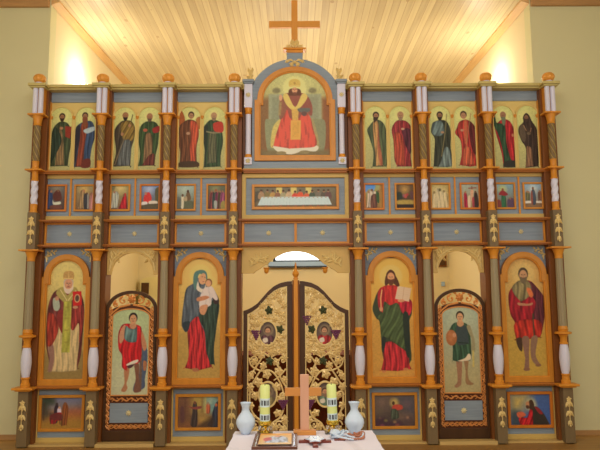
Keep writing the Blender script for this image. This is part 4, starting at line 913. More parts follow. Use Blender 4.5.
# long table scene in the middle
t = thing('framed_icon', 'long low framed scene of many robed people along a white table', 'icon', (0, .13, 2.884))
P = Paint((253.8, 186.5, 336.7, 207.4), (112, 104, 76), (96, 80, 54), 3.2, seed=99).fr(0, 0, 1)
for x in (279, 293.5, 308.5): P.poly([(x - 3, 187.5), (x + 3, 187.5), (x + 3, 195), (x - 3, 195)], (206, 186, 100), .6, .9, False)
P.poly([(254, 192), (263, 190), (263, 200), (254, 202)], (76, 70, 54), 1, .8, False)
rc = [(150, 120, 84), (120, 104, 60), (166, 130, 70), (130, 90, 64), (150, 140, 100), (180, 150, 110), (190, 70, 50), (206, 84, 50), (196, 90, 54), (70, 78, 60), (110, 100, 80), (88, 78, 60), (100, 70, 60)]
for i in range(13):
    x = 261.5 + i * 5.6 + rnd.uniform(-.8, .8); y = 191.5 + rnd.uniform(-.6, 1.2)
    P.poly([(x - 2.6, y + 2.2), (x, y + .6), (x + 2.6, y + 2.2), (x + 3, 198.5), (x - 3, 198.5)], rc[i], .3); P.ell(x, y, 1.1, 1.4, (150, 108, 74), .25); P.ell(x, y - .7, 1.2, 1, (66, 48, 34), .25, .9)
P.poly([(261.5, 196.8), (328, 196.8), (331.5, 204.6), (257.5, 205)], (182, 194, 180), .35, 1, False)
for i in range(22): P.line([(262 + i * 3.1, 197 + (i % 3) * .2), (260.8 + i * 3.2, 204.5)], .35, (150, 168, 156), .3, .5)
for i in range(16): P.ell(264 + i * 4.1, 197.6, .8, .35, (160, 120, 70), .2, .8)
for i in range(9): P.ell(266 + i * 7.4, 205.7, 1.4, .6, (140, 80, 56), .3, .9)
frame_rect(t, .56, 0, .328, .035, -.03, -.001, 'frame')
P.build('painting', (-.535, .535, .024, .304), -.008, t)

# ------------------------------------------------------------------ arched pediment with the enthroned figure
pd = thing('arched_pediment', 'blue grey arched gable with gilded crest and small white columns, top centre', 'pediment', (0, .1, 3.40))
def zo(z): return z - 3.40
xs = [-.56, -.545] + [-.53 + 1.06 * i / 40 for i in range(41)] + [.545, .56]
def ptop(x):
    if abs(x) > .53: return 4.60
    return 4.264 + math.sqrt(max(0, .63 ** 2 - x * x)) if abs(x) < .53 else 4.60
MB().strip(xs, [zo(3.42)] * len(xs), [zo(max(4.6, ptop(x))) for x in xs], 0, .08).build('arched_board', M['blue'], pd, bevel=.004)
MB().box(-.66, .66, -.03, .1, zo(3.41), zo(3.50)).build('base_board', M['blue'], pd, bevel=.006)
MB().box(-.67, .67, -.05, .1, zo(3.395), zo(3.412)).build('base_ledge', M['cornice'], pd, bevel=.004)
for s in (-1, 1):
    x = s * .607
    c = MB().box(x - .036, x + .036, .0, .06, zo(3.5), zo(3.6)); MB().lathe([(.036, zo(3.60)), (.034, zo(3.8)), (.036, zo(4.13))], x, -.01, 0, 20).build('small_column', M['white'], pd, smooth=True)
    MB().box(x - .05, x + .05, -.055, .06, zo(3.46), zo(3.555)).build('column_base', M['white'], pd, bevel=.005)
    rosette(x, zo(3.507), -.056, .036, pd, 'base_carving')
    MB().lathe([(.045, zo(3.555)), (.045, zo(3.58)), (.037, zo(3.6))], x, -.01, 0, 20).build('column_ring', M['amber'], pd, smooth=True)
    MB().lathe([(.038, zo(4.13)), (.048, zo(4.15)), (.04, zo(4.17)), (.05, zo(4.205)), (.05, zo(4.215))], x, -.01, 0, 20).build('column_ring', M['amber'], pd, smooth=True)
    MB().box(x - .053, x + .053, -.05, .06, zo(4.215), zo(4.535)).build('column_block', M['white'], pd, bevel=.006)
    rosette(x, zo(4.385), -.051, .036, pd)
    MB().box(x - .075, x + .075, -.075, .08, zo(4.557), zo(4.59)).box(x - .063, x + .063, -.062, .07, zo(4.535), zo(4.557)).build('column_cap', M['blue'], pd, bevel=.005)
    b = MB(); X = s * .585
    for px_, pz, g, L in ((0, 0, 95, .1), (.015, .02, 140, .08), (-.015, .01, 40, .09), (.0, .06, 110, .09), (-.02, .06, 60, .085), (.01, .09, 80, .08), (-.04, .0, 20, .08), (-.02, .11, 100, .06), (.04, -.01, 165, .07)):
        b.leaf(X + s * px_, zo(4.6 + pz), math.radians(g if s > 0 else 180 - g), L, .045, -.01, .02)
    b.tube([(X, .0, zo(4.59)), (X - s * .01, -.005, zo(4.66)), (X + s * .01, -.005, zo(4.74))], .01, 6, .005)
    b.build('acroterion_carving', M['gold'], pd)
b = MB()
for s in (-1, 1):
    for i in range(5):
        a = math.radians(20 + i * 28); x = s * (.02 + .085 * math.sin(a) * (i + 1) / 3.2)
        b.leaf(s * .01 * i, zo(4.845), math.radians(-20 - i * 22 if s > 0 else 200 + i * 22), .085 - .006 * i, .035, -.004, .016)
        b.leaf(s * (.03 + .018 * i), zo(4.875), math.radians(10 - i * 25 if s > 0 else 170 + i * 25), .05, .028, -.004, .014)
    b.tube([(s * .02, -.01, zo(4.86)), (s * .07, -.012, zo(4.875)), (s * .115, -.01, zo(4.865)), (s * .125, -.01, zo(4.835))], .009, 6, .005)
b.ball(0, -.012, zo(4.845), .022, 8, 6)
b.build('crest_carving', M['gold'], pd)
t = thing('arched_icon', 'large arched icon of a crowned enthroned figure in red, top centre', 'icon', (0, .1, 3.512))
clip = arch_frame(t, .525, .46, .492, .425, 0, 4.325 - 3.512, .062, -.04, 0, rzo=.45, rzi=.385, sh=.06)
P = Paint((260, 71.2, 329.6, 155.5), (176, 172, 104), (128, 108, 66), 2.6, seed=55); P.glow(295, 88, 34, (196, 192, 116), .6); bigc(P)
P.build('painting', (-.458, .458, 3.577 - 3.512 - .006, 4.72 - 3.512), -.006, t, clip)
# crowning cross
t = thing('altar_cross', 'plain varnished wooden cross on pedestal at the very top of the screen', 'cross', (0, .14, 4.89))
MB().box(-.105, .105, -.04, .04, 0, .10).build('pedestal', M['blue'], t, bevel=.004)
MB().box(-.11, .11, -.05, .05, .085, .125).box(-.15, .15, -.065, .06, .125, .15).build('pedestal_cap', M['amber'], t, bevel=.005)
MB().box(-.041, .041, -.025, .025, .15, .83).build('upright', M['topcross'], t, bevel=.004)
for a, b in ((-.34, -.041), (.041, .34)): MB().box(a, b, -.022, .022, .45, .538).build('cross_arm', M['topcross'], t, bevel=.004)
b = MB()
for s in (-1, 1):
    for px_, pz, g, L in ((.03, .16, 20, .09), (.02, .17, 60, .09), (.05, .16, 5, .07), (.01, .2, 80, .08), (.06, .165, 40, .06), (.03, .22, 75, .05)):
        b.leaf(s * px_, pz, math.radians(g if s > 0 else 180 - g), L, .036, -.03, .018)
    b.tube([(s * .01, -.035, .16), (s * .05, -.04, .2), (s * .09, -.035, .185), (s * .11, -.03, .16)], .009, 6, .005)
b.lobed(0, .2, PI / 2, .045, -.03, .02)
b.build('foot_carving', M['gold'], t)

# ------------------------------------------------------------------ valances
def foliage_spray(b, x, z, s, y, sc=1.):
    """acanthus spray of a valance corner"""
    b.tube([(x, y - .006, z), (x - s * .03 * sc, y - .01, z + .05 * sc), (x - s * .02 * sc, y - .01, z + .1 * sc), (x + s * .03 * sc, y - .008, z + .12 * sc)], .008 * sc, 5, .004)
    for px_, pz, g, L in ((0, 0, 100, .1), (-.02, .02, 60, .08), (-.02, .05, 20, .09), (0, .07, 45, .1), (.02, .09, 0, .09), (.03, .1, -30, .07), (-.03, .06, 110, .07), (.0, .03, 15, .06)):
        b.leaf(x + s * px_ * sc, z + pz * sc, math.radians(g if s > 0 else 180 - g), L * sc, .036 * sc, y, .014)
vt = thing('carved_valance', 'broad ochre carved valance board over the gilded central doors', 'valance', (0, .14, 2.05))
cur = [(-.687, 2.069), (-.60, 2.069), (-.535, 2.069), (-.50, 2.10), (-.45, 2.125), (-.423, 2.155), (-.36, 2.185), (-.322, 2.217), (-.27, 2.26), (-.234, 2.283), (-.18, 2.31), (-.133, 2.329), (-.06, 2.343), (0, 2.347)]
cur += [(-x, z) for x, z in cur[::-1][1:]]
MB().strip([c[0] for c in cur], [c[1] - 2.05 for c in cur], [.352] * len(cur), -.02, .02).build('valance_board', M['valance'], vt, bevel=.004)
for s in (-1, 1):
    b = MB(); y = -.022
    b.tube([(s * .58, y - .006, .10), (s * .52, y - .01, .16), (s * .46, y - .01, .2), (s * .40, y - .008, .21)], .009, 5, .005)
    for px_, pz, g, L in ((.58, .10, 120, .09), (.55, .13, 60, .08), (.52, .15, 130, .1), (.50, .17, 40, .09), (.46, .2, 100, .09), (.44, .2, 170, .1), (.42, .21, 220, .08), (.54, .13, -30 + 180, .08), (.48, .18, 200, .09), (.40, .21, 150, .08), (.50, .19, 90, .09)):
        b.leaf(s * px_, pz, math.radians(g if s > 0 else 180 - g), L, .04, y, .016)
    b.build('foliage_carving', M['valgold'], vt)
    MB().lathe([(.001, -.03), (.02, -.02), (.03, 0), (.03, .03), (.04, .04), (.04, .05)], s * .375, .06, .045, 12).build('turned_drop', M['amber'], vt, smooth=True)
for k, lab in ((1, 'ochre arched valance with gilded corners over the left side door'), (4, 'ochre arched valance with gilded corners over the right side door')):
    h = BH[k]; t = thing('carved_valance', lab, 'valance', (BC[k], .14, 2.05), group='valances over the side doors')
    xs = [-h, -h + .03, -.268] + [-.262 + .524 * i / 40 for i in range(41)] + [.268, h - .03, h]; zb = []
    for x in xs:
        if abs(x) > .265: zb.append(.012)
        else:
            z = .012 + .275 * math.sqrt(max(0, 1 - (x / .264) ** 2))
            if .105 < abs(x) < .14: z -= .0
            zb.append(max(.012, z))
    MB().strip(xs, zb, [.352] * len(xs), -.02, .02).build('valance_board', M['valance'], t, bevel=.003)
    b = MB()
    for s in (-1, 1):
        b.tube([(s * .285, -.03, .06), (s * .27, -.03, .15), (s * .23, -.03, .22), (s * .16, -.03, .28), (s * .08, -.03, .315)], .008, 5, .004)
        for px_, pz, g, L in ((.285, .07, 95, .09), (.28, .12, 120, .08), (.275, .15, 80, .08), (.25, .2, 130, .08), (.255, .2, 70, .1), (.22, .235, 150, .09), (.21, .25, 60, .08), (.17, .28, 160, .09), (.15, .29, 200, .06), (.12, .30, 170, .08), (.24, .25, 45, .07), (.27, .24, 90, .08), (.2, .28, 110, .06)):
            b.leaf(s * px_, pz, math.radians(g if s > 0 else 180 - g), L, .034, -.022, .016)
        b.leaf(s * .19, .19, math.radians(215 if s > 0 else -35), .05, .03, -.02, .03)
    b.build('foliage_carving', M['valgold'], t)
    b = MB()
    for s in (-1, 1): b.lathe([(.016, 0), (.014, .01), (.002, .014)], s * .135, -.02, .24, 8)
    # small pierced leaf tips hanging from the arch
    b = MB()
    for s in (-1, 1): MB().lobed(s * .185, .195, -PI / 2, .022, -.005, .012, 3).build('leaf_tip', M['valance'], t)

# ------------------------------------------------------------------ carved vine strips
def vine_v(b, x, z0, z1, y, amp=.02, per=.17, r=.0075, leaf=.045):
    n = int((z1 - z0) / .012); P = []
    for i in range(n + 1):
        z = z0 + (z1 - z0) * i / n; P.append((x + amp * math.sin(2 * PI * z / per), y - .006, z))
    b.tube(P, r, 5)
    m = int((z1 - z0) / (per / 2))
    for i in range(m):
        z = z0 + (i + .5) * per / 2; s = 1 if math.sin(2 * PI * z / per) < 0 else -1
        # curl into each bend
        Q = [(x + s * (.024 - .003 * j) * math.cos(j * .9) * 1., y - .008, z + .02 * math.sin(j * .9) * (1 - j * .08)) for j in range(6)]
        b.tube(Q, r * .9, 5, r * .5)
        b.leaf(x - s * .006, z + .012, math.radians(60 if s > 0 else 120), leaf, leaf * .5, y, .012)
        b.leaf(x + s * .02, z - .02, math.radians(-60 if s > 0 else 240), leaf * .8, leaf * .45, y, .01)
def vine_h(b, x0, x1, z, y, amp=.018, per=.15, r=.007, leaf=.042):
    n = int((x1 - x0) / .012); b.tube([(x0 + (x1 - x0) * i / n, y - .006, z + amp * math.sin(2 * PI * (x0 + (x1 - x0) * i / n) / per)) for i in range(n + 1)], r, 5)
    m = int((x1 - x0) / (per / 2))
    for i in range(m):
        x = x0 + (i + .5) * (x1 - x0) / m; s = 1 if math.sin(2 * PI * x / per) < 0 else -1
        b.tube([(x + .02 * math.sin(j * .9) * (1 - j * .08), y - .008, z + s * (.02 - .003 * j) * math.cos(j * .9)) for j in range(6)], r * .9, 5, r * .5)
        b.leaf(x + .012, z - s * .006, math.radians(30 if s > 0 else -30), leaf, leaf * .5, y, .012)
def scroll(b, x, z, r, y, a0, turns, d=1, t=.01, n=26, lf=True):
    P = []
    for i in range(n):
        u = i / (n - 1); a = a0 + d * turns * 2 * PI * u; rr = r * (1 - .82 * u); P.append((x + rr * math.cos(a), y - .006 - .006 * u, z + rr * math.sin(a)))
    b.tube(P, t, 5, t * .6)
    if lf: b.ball(P[-1][0], y - .012, P[-1][2], t * 1.6, 6, 4)

def dl(P):
    P.fr(90, 260, 6.667); P.glow(285, 400, 150, (168, 178, 120), .6).poly([(150, 700), (430, 700), (430, 920), (150, 920)], (172, 168, 124), 6, .7, False)
    P.poly([(335, 585), (360, 575), (385, 600), (388, 700), (375, 800), (372, 860), (300, 882), (305, 830), (335, 760)], (72, 80, 92)).poly([(362, 680), (384, 690), (380, 740), (362, 740)], (150, 96, 60))
    P.line([(345, 600), (345, 860)], 14, (104, 74, 48), .8, .9).poly([(300, 700), (332, 700), (335, 790), (345, 850), (350, 882), (300, 885), (312, 800)], (110, 72, 52))
    P.poly([(232, 700), (266, 720), (262, 790), (250, 830), (258, 860), (240, 886), (215, 876), (236, 830), (232, 770)], (156, 104, 66))
    P.poly([(225, 430), (192, 470), (184, 520), (190, 600), (215, 645), (216, 720), (250, 745), (262, 705), (335, 690), (348, 600), (345, 480), (322, 440)], (170, 32, 32), folds=4, famp=.22)
    P.poly([(245, 705), (290, 680), (325, 672), (320, 690), (280, 705), (262, 712)], (206, 192, 160)).poly([(255, 712), (300, 702), (280, 726), (260, 728)], (70, 40, 40))
    P.poly([(212, 450), (232, 440), (235, 500), (215, 550), (196, 560), (192, 500)], (172, 120, 84)).poly([(235, 445), (262, 462), (300, 462), (312, 445), (312, 540), (290, 556), (248, 550), (226, 520)], (84, 106, 96), folds=2).ell(262, 480, 20, 16, (116, 140, 124), 2, .5)
    P.poly([(345, 480), (368, 530), (382, 590), (362, 612), (345, 560)], (168, 112, 74)).poly([(268, 425), (300, 425), (306, 452), (284, 466), (262, 450)], (170, 120, 80))
    P.face(284, 398, 24, 32, (178, 128, 84), None, (40, 32, 26))
def dr(P):
    P.fr(415, 300, 6.667); P.glow(305, 120, 150, (176, 172, 124), .5).poly([(170, 450), (430, 450), (430, 640), (170, 640)], (160, 144, 92), 6, .6, False)
    P.poly([(270, 410), (306, 410), (306, 480), (300, 540), (296, 572), (268, 592), (250, 580), (272, 552), (272, 480)], (138, 98, 66)).poly([(322, 400), (354, 400), (345, 480), (352, 540), (382, 566), (360, 576), (328, 560), (330, 480)], (134, 100, 62))
    P.poly([(262, 160), (290, 155), (350, 165), (372, 230), (372, 400), (330, 405), (285, 420), (244, 410), (248, 300), (225, 230), (240, 185)], (50, 72, 48), folds=4).poly([(280, 180), (345, 180), (360, 280), (350, 300), (280, 300)], (54, 62, 56))
    P.poly([(278, 415), (330, 395), (352, 368), (368, 372), (368, 405), (330, 414)], (200, 178, 136)).line([(285, 290), (355, 296)], 8, (40, 46, 38))
    P.poly([(350, 180), (372, 175), (390, 230), (402, 290), (400, 350), (375, 345), (380, 270), (362, 225)], (136, 124, 84)).line([(388, 345), (386, 455)], 11, (180, 156, 74), .6, .9)
    P.ell(242, 258, 38, 54, (148, 88, 46)).ell(236, 250, 26, 40, (172, 110, 62), 2, .6).ell(262, 240, 12, 16, (176, 124, 84))
    P.poly([(290, 145), (322, 145), (330, 170), (305, 185), (284, 170)], (176, 128, 84)).face(306, 118, 22, 30, (184, 134, 88), None, (52, 42, 28))
for k, fn, r, top, bot, lab, d in ((1, dl, (111.8, 149.4, 309.5, 396), (150, 158, 108), (168, 164, 122), 'left side door, carved and arched, painted with man in red cloak', 1), (4, dr, (442.4, 479.9, 307.5, 393.7), (148, 156, 126), (152, 134, 86), 'right side door, carved and arched, painted with man in green tunic', -1)):
    t = thing('deacon_door', lab, 'door', (BC[k], .15, 0)); W = .316; zs = 1.635; R = .226
    o_ = [(-W, .02), (W, .02), (W, zs)] + arc(0, zs, W, R, 0, PI, 30)[1:]
    i_ = [(-W + .035, .15), (W - .035, .15), (W - .035, zs - .01)] + arc(0, zs - .01, W - .035, R - .03, 0, PI, 30)[1:]
    MB().ring(o_, i_, -.02, .03).build('door_frame', M['door'], t, bevel=.004)
    q = [(-W + .03, .14), (W - .03, .14), (W - .03, 1.64)] + arc(0, 1.56, W - .03, .13, math.asin(.4), PI - math.asin(.4), 20) + [(-W + .03, 1.64)]
    MB().prism(q, .0, .02).build('backing_board', M['carveback'], t)
    clip = lambda X, Z: (Z < 1.53 + .10 * np.sqrt(np.maximum(0, 1 - (X / .235) ** 2)))
    P = Paint((r[0], r[2], r[1], r[3]), top, bot, 2.5, seed=90 + k); fn(P)
    P.build('painting', (-.228, .228, .576, 1.63), -.012, t, clip)
    o_ = [(-.240, .565), (.240, .565), (.240, 1.53)] + arc(0, 1.53, .240, .11, 0, PI, 24)[1:]
    i_ = [(-.225, .58), (.225, .58), (.225, 1.53)] + arc(0, 1.53, .225, .095, 0, PI, 24)[1:]
    MB().ring(o_, i_, -.02, .0).build('painting_moulding', M['gold_d'], t, bevel=.003)
    MB().box(-.235, .235, -.012, .0, .245, .478).build('lower_panel', M['blue'], t)
    rosette(0, .36, -.013, .04, t)
    b = MB()
    for s in (-1, 1): vine_v(b, s * .268, .17, 1.60, -.006, .024, .13); vine_v(b, s * .268, .235, 1.60, -.004, -.024, .13, .006, .03)
    vine_h(b, -.24, .24, .522, -.006, .02, .12); vine_h(b, -.27, .27, .198, -.006, .022, .12); vine_h(b, -.27, .27, .198, -.004, -.022, .12, .006, .03)
    b.build('vine_carving', M['gold_d'], t)
    b = MB(); y = .0                                     # pierced cresting above the painting
    b.lobed(0, 1.75, PI / 2, .056, y - .01, .02, 7, .25)
    for s in (-1, 1):
        scroll(b, s * .105, 1.735, .058, y, PI / 2, .85, -s, .011)
        scroll(b, s * .195, 1.69, .045, y, PI / 2, .9, -s, .011); scroll(b, s * .25, 1.62, .034, y, PI / 2, .9, -s, .010)
        b.tube([(s * .02, y - .01, 1.685), (s * .08, y - .01, 1.672), (s * .15, y - .01, 1.655), (s * .22, y - .01, 1.60), (s * .26, y - .01, 1.56)], .014, 6, .01)
        for px_, pz, g, L in ((.03, 1.80, 20, .06), (.12, 1.785, -40, .06), (.2, 1.72, -50, .05)):
            b.leaf(s * px_, pz, math.radians(g if s > 0 else 180 - g), L, .035, y - .004, .016)
    b.build('pierced_cresting', M['gold_d'], t)
    hx = d * .29
    kn = MB().lathe([(.006, 0), (.012, .02), (.012, .03), (.004, .04)], 0, 0, 0, 10).build('door_knob', M['gold_d'], t, smooth=True)
    kn.location = (hx, -.02, .95); kn.rotation_euler = (PI / 2, 0, 0)

# ------------------------------------------------------------------ the gilded central doors
CUR = [(.66, 1.60), (.62, 1.612), (.56, 1.64), (.487, 1.69), (.42, 1.765), (.349, 1.845), (.28, 1.905), (.2, 1.945), (.1, 1.967), (.03, 1.97)]
def curve(x):
    x = abs(x); p = CUR[::-1]
    for (a, za), (b, zb) in zip(p, p[1:]):
        if a <= x <= b: return za + (zb - za) * (x - a) / (b - a)
    return p[0][1] if x < p[0][0] else p[-1][1]
def oval1(P, cx, cy, robe, bg):
    P.fr(0, 0, 1); P.poly([(cx - 7.5, cy + 9), (cx - 5.5, cy + 3), (cx - 1, cy + 1.5), (cx + 3, cy + 2), (cx + 6.5, cy + 5), (cx + 8, cy + 12), (cx - 8, cy + 12)], robe, .5, folds=3)
    P.ell(cx + .5, cy - 3, 5.2, 5.6, (150, 126, 84), .8, .5); P.face(cx, cy - 2, 2.6, 3.5, (178, 128, 88), (120, 96, 70), (70, 50, 36)); P.poly([(cx - 5, cy + 6), (cx - 1, cy + 4.5), (cx, cy + 8.5), (cx - 4, cy + 9.5)], (196, 180, 150), .4)
def royal(s, lab, seed):
    g = random.Random(seed); t = thing('royal_door', lab, 'door', (s * .66, .15, 0), group=None)
    ox = -s * .66
    def X(x): return s * x + ox
    n = 34; xs = [.662 - (.662 - .05) * i / n for i in range(n + 1)]
    if s < 0: pass
    MB().strip([X(x) for x in xs], [curve(x) - .058 for x in xs], [curve(x) for x in xs], -.025, .03).build('top_rail', M['door'], t, bevel=.004)
    a, b_ = sorted((X(.662), X(.612))); MB().box(a, b_, -.022, .027, .03, 1.56).build('hinge_stile', M['door'], t, bevel=.004)
    a, b_ = sorted((X(.112), X(.045))); MB().box(a, b_, -.022, .027, .03, 1.93).build('meeting_stile', M['door'], t, bevel=.004)
    a, b_ = sorted((X(.612), X(.112))); MB().box(a, b_, -.022, .027, .03, .11).build('bottom_rail', M['door'], t, bevel=.004)
    # thin gilded edge round the opening
    m = 20; xi = [.600 - (.600 - .120) * i / m for i in range(m + 1)]
    o_ = [(X(.612), .10), (X(.112), .10)] + [(X(x), curve(x) - .05) for x in [.112 + .5 * i / m for i in range(m + 1)]]
    i_ = [(X(.600), .114), (X(.124), .114)] + [(X(x), curve(x) - .068) for x in [.124 + .476 * i / m for i in range(m + 1)]]
    MB().ring(o_, i_, -.018, .012).build('gilded_edging', M['gold'], t)
    y = .0; b = MB()
    ovs = [(.355, 1.32), (.355, .57)]
    def inside(x, z, d=.02):
        if not (.124 + d < x < .6 - d and .12 + d < z < curve(x) - .07 - d): return False
        return all(((x - ox_) / (.115 + d)) ** 2 + ((z - oz_) / (.155 + d)) ** 2 > 1 for ox_, oz_ in ovs)
    # main stems
    def stem(pts, r=.013):
        Q = []
        for i in range(len(pts) - 1):
            p0, p1, p2, p3 = pts[max(i - 1, 0)], pts[i], pts[i + 1], pts[min(i + 2, len(pts) - 1)]
            for j in range(6):
                u = j / 6; Q.append(tuple(.5 * (2 * p1[q] + (p2[q] - p0[q]) * u + (2 * p0[q] - 5 * p1[q] + 4 * p2[q] - p3[q]) * u * u + (3 * p1[q] - p0[q] - 3 * p2[q] + p3[q]) * u ** 3) for q in (0, 1)))
        Q.append(pts[-1]); b.tube([(X(x), y - .006 - .006 * math.sin(x * 30 + z * 9), z) for x, z in Q], r, 6, r * .75)
    stem([(.36, .12), (.30, .22), (.2, .3), (.15, .45), (.17, .62), (.24, .78), (.33, .86), (.45, .86), (.56, .92), (.59, 1.02)])
    stem([(.36, .12), (.43, .24), (.53, .33), (.58, .48), (.56, .66), (.5, .78), (.4, .92), (.3, 1.03), (.18, 1.1), (.13, 1.2)])
    stem([(.13, .66), (.2, .78), (.22, .9), (.3, 1.0), (.42, 1.08), (.52, 1.08), (.585, 1.18), (.57, 1.3)])
    stem([(.59, .74), (.52, .88), (.44, 1.0), (.38, 1.12)]); stem([(.13, .88), (.2, .8), (.28, .74)], .011)
    stem([(.38, 1.12), (.24, 1.18), (.2, 1.3), (.2, 1.44), (.27, 1.53), (.36, 1.56), (.47, 1.52), (.54, 1.42), (.57, 1.3)], .012)
    stem([(.27, 1.53), (.2, 1.62), (.17, 1.75), (.2, 1.84)], .011); stem([(.36, 1.56), (.38, 1.66), (.3, 1.76), (.22, 1.74)], .011); stem([(.47, 1.52), (.5, 1.58), (.44, 1.63)], .01)
    for (x, z, r, a0, d) in ((.22, .2, .06, 0, 1), (.5, .2, .065, PI, -1), (.18, .55, .045, 0, 1), (.54, .56, .05, PI, -1), (.55, .82, .04, 0, 1), (.17, .98, .045, PI, -1), (.52, .99, .05, PI, -1),
                             (.2, 1.18, .05, 0, 1), (.53, 1.17, .05, PI, -1), (.17, 1.5, .045, 0, 1), (.42, 1.68, .05, 0, 1), (.5, 1.5, .05, PI, -1), (.3, 1.64, .055, PI, 1), (.19, 1.78, .05, 0, 1), (.29, 1.81, .045, 0, -1), (.56, 1.45, .035, 0, 1)):
        scroll(b, X(x), z, r, y, a0 if s < 0 else PI - a0, 1.15, d * -s, .0105)
    b.build('gilded_vine', M['gold_b'], t, smooth=True)
    # gilded leaves, dense above and open below
    b = MB(); pts = []; tries = 0
    col = [(.34, 1.60), (.2, 1.365), (.50, 1.30), (.335, .98), (.165, .45), (.24, 1.66)]
    while tries < 5000 and len(pts) < 150:
        tries += 1; x, z = g.uniform(.13, .6), g.uniform(.13, 1.9)
        dn = .070 if z > 1.08 else .118
        if not inside(x, z, .018): continue
        if any((x - a) ** 2 + (z - c) ** 2 < dn * dn for a, c in pts): continue
        if any((x - a) ** 2 + (z - c) ** 2 < .07 ** 2 for a, c in col): continue
        pts.append((x, z))
    for x, z in pts:
        r = g.uniform(.046, .060) if z > 1.08 else g.uniform(.05, .066)
        b.lobed(X(x), z, g.uniform(0, 6.28), r, y - .004 - g.uniform(0, .01), .02, g.choice((5, 5, 6)), .34)
    b.build('gilded_leaves', M['gold_b'], t)
    for i, (x, z) in enumerate(col):
        if i in (0, 1, 3):
            q = MB().lobed(X(x), z, g.uniform(0, 6), .058, y - .02, .02, 5, .4); q.build('green_leaf', M['leafgreen'], t)
        elif i in (2, 4):
            q = MB()
            for rr in range(5):
                for c in range(5 - rr): q.ball(X(x) + (c - (4 - rr) / 2) * .025, y - .02 - g.uniform(0, .008), z + .045 - rr * .024, .015, 7, 5)
            q.build('grape_bunch', M['grape'], t, smooth=True)
        elif s > 0:
            q = MB()
            for rr in range(5):
                for c in range(5 - rr): q.ball(X(.135) + (c - (4 - rr) / 2) * .022, y - .02, 1.52 - rr * .024, .013, 7, 5)
            q.build('grape_bunch', M['grape'], t, smooth=True)
    for j, (cx, cz) in enumerate(ovs):
        n = 40; o_ = arc(X(cx), cz, .122, .162, 0, 2 * PI, n)[:-1]; i_ = arc(X(cx), cz, .100, .140, 0, 2 * PI, n)[:-1]
        of = MB().ring(o_, i_, -.03, .012).build('oval_frame', M['gold'], t, bevel=.003)
        pxr = {(-1, 0): (259.2, 322.3, 276, 346.8), (-1, 1): (259.2, 384.1, 276.2, 410.2), (1, 0): (316, 322, 332.8, 346.4), (1, 1): (316.5, 383.7, 333.4, 409.8)}[(s, j)]
        P = Paint(pxr, (84, 70, 58), (104, 84, 64), 3.4, seed=200 + j + s)
        oval1(P, (pxr[0] + pxr[2]) / 2, (pxr[1] + pxr[3]) / 2, {(-1, 0): (90, 56, 56), (-1, 1): (110, 96, 60), (1, 0): (150, 44, 40), (1, 1): (90, 110, 84)}[(s, j)], None)
        ins = lambda A, B, cx=cx, cz=cz: ((A - X(cx)) / .108) ** 2 + ((B - cz) / .148) ** 2 < 1
        P.build('oval_painting', (X(cx) - .108, X(cx) + .108, cz - .15, cz + .15), -.008, of, ins)
    return t
royal(-1, 'left leaf of the central doors, gilded vines with bearded man in upper oval', 3)
rt = royal(1, 'right leaf of the central doors, gilded vines with red robed figure in upper oval', 3)
MB().box(-.028 - .66, .025 - .66, -.045, .02, .03, 2.0).build('cover_strip', M['amber'], rt, bevel=.006)
MB().box(-.045 - .66, -.028 - .66, -.03, .02, .03, 1.98).box(.025 - .66, .045 - .66, -.03, .02, .03, 1.98).build('cover_strip_edge', M['brown'], rt, bevel=.003)
MB().lathe([(.036, 2.0), (.036, 2.008), (.02, 2.016), (.03, 2.03), (.044, 2.06), (.036, 2.085), (.018, 2.10), (.02, 2.115), (.01, 2.15), (.014, 2.165), (.002, 2.21)], -.002 - .66, -.01, 0, 20).build('finial', M['amber'], rt, smooth=True)

# ------------------------------------------------------------------ the small table in front
TZ = .9
tb = thing('side_table', 'small wooden table under the white cloth in the foreground', 'table', (.045, -4.1, 0))
MB().box(-.425, .425, -.46, .47, .86, .893).build('tabletop', M['crosswood'], tb, bevel=.004)
for sx in (-1, 1):
    for sy in (-1, 1): MB().box(sx * .38 - .025, sx * .38 + .025, sy * .42 - .025, sy * .42 + .025, -.01, .86).build('leg', M['crosswood'], tb, bevel=.004)
b = MB(); n = 96; vs = []; fs = []
lv = [(TZ, 0), (TZ - .006, .006), (TZ - .05, .009), (TZ - .2, .014), (TZ - .36, .02)]
for j, (zz, k) in enumerate(lv):
    for i in range(n):
        u = 4 * i / n; sd = int(u); f = u - sd; C4 = [(-.435, -.475), (.435, -.475), (.435, .487), (-.435, .487)]
        a, c = C4[sd], C4[(sd + 1) % 4]; x = a[0] + (c[0] - a[0]) * f; yy = a[1] + (c[1] - a[1]) * f
        wv = (.012 * math.sin(i * 1.3) + .008 * math.sin(i * .7 + 1)) * j / 4; L_ = math.hypot(x, yy); e = 1 + (k + wv) / L_
        vs.append((.045 + x * e, -4.1 + yy * e, zz))
for j in range(len(lv) - 1):
    for i in range(n): fs.append((j * n + i, j * n + (i + 1) % n, (j + 1) * n + (i + 1) % n, (j + 1) * n + i))
fs.append(tuple(range(n)))
o = b.add(vs, fs).build('tablecloth', M['cloth'], smooth=True); tag(o, 'plain white cloth draped over the small foreground table', 'tablecloth')
# vases
VP = [(.022, 0), (.027, .003), (.036, .02), (.053, .045), (.061, .07), (.057, .095), (.042, .12), (.028, .14), (.023, .155), (.024, .17), (.031, .19), (.036, .2), (.033, .2), (.026, .185), (.020, .165), (.020, .15)]
def vase(x, y, label):
    t = thing('vase', label, 'vase', (x, y, TZ), group='white vases')
    MB().lathe([(r, z * .95) for r, z in VP], n=36).build('vase_body', M['porcelain'], t, smooth=True); return t
v0 = vase(-.318, -3.69, 'white porcelain vase at left back corner of the table')
dup(v0, (.361, -3.70, TZ), 'white porcelain vase at right back corner of the table')
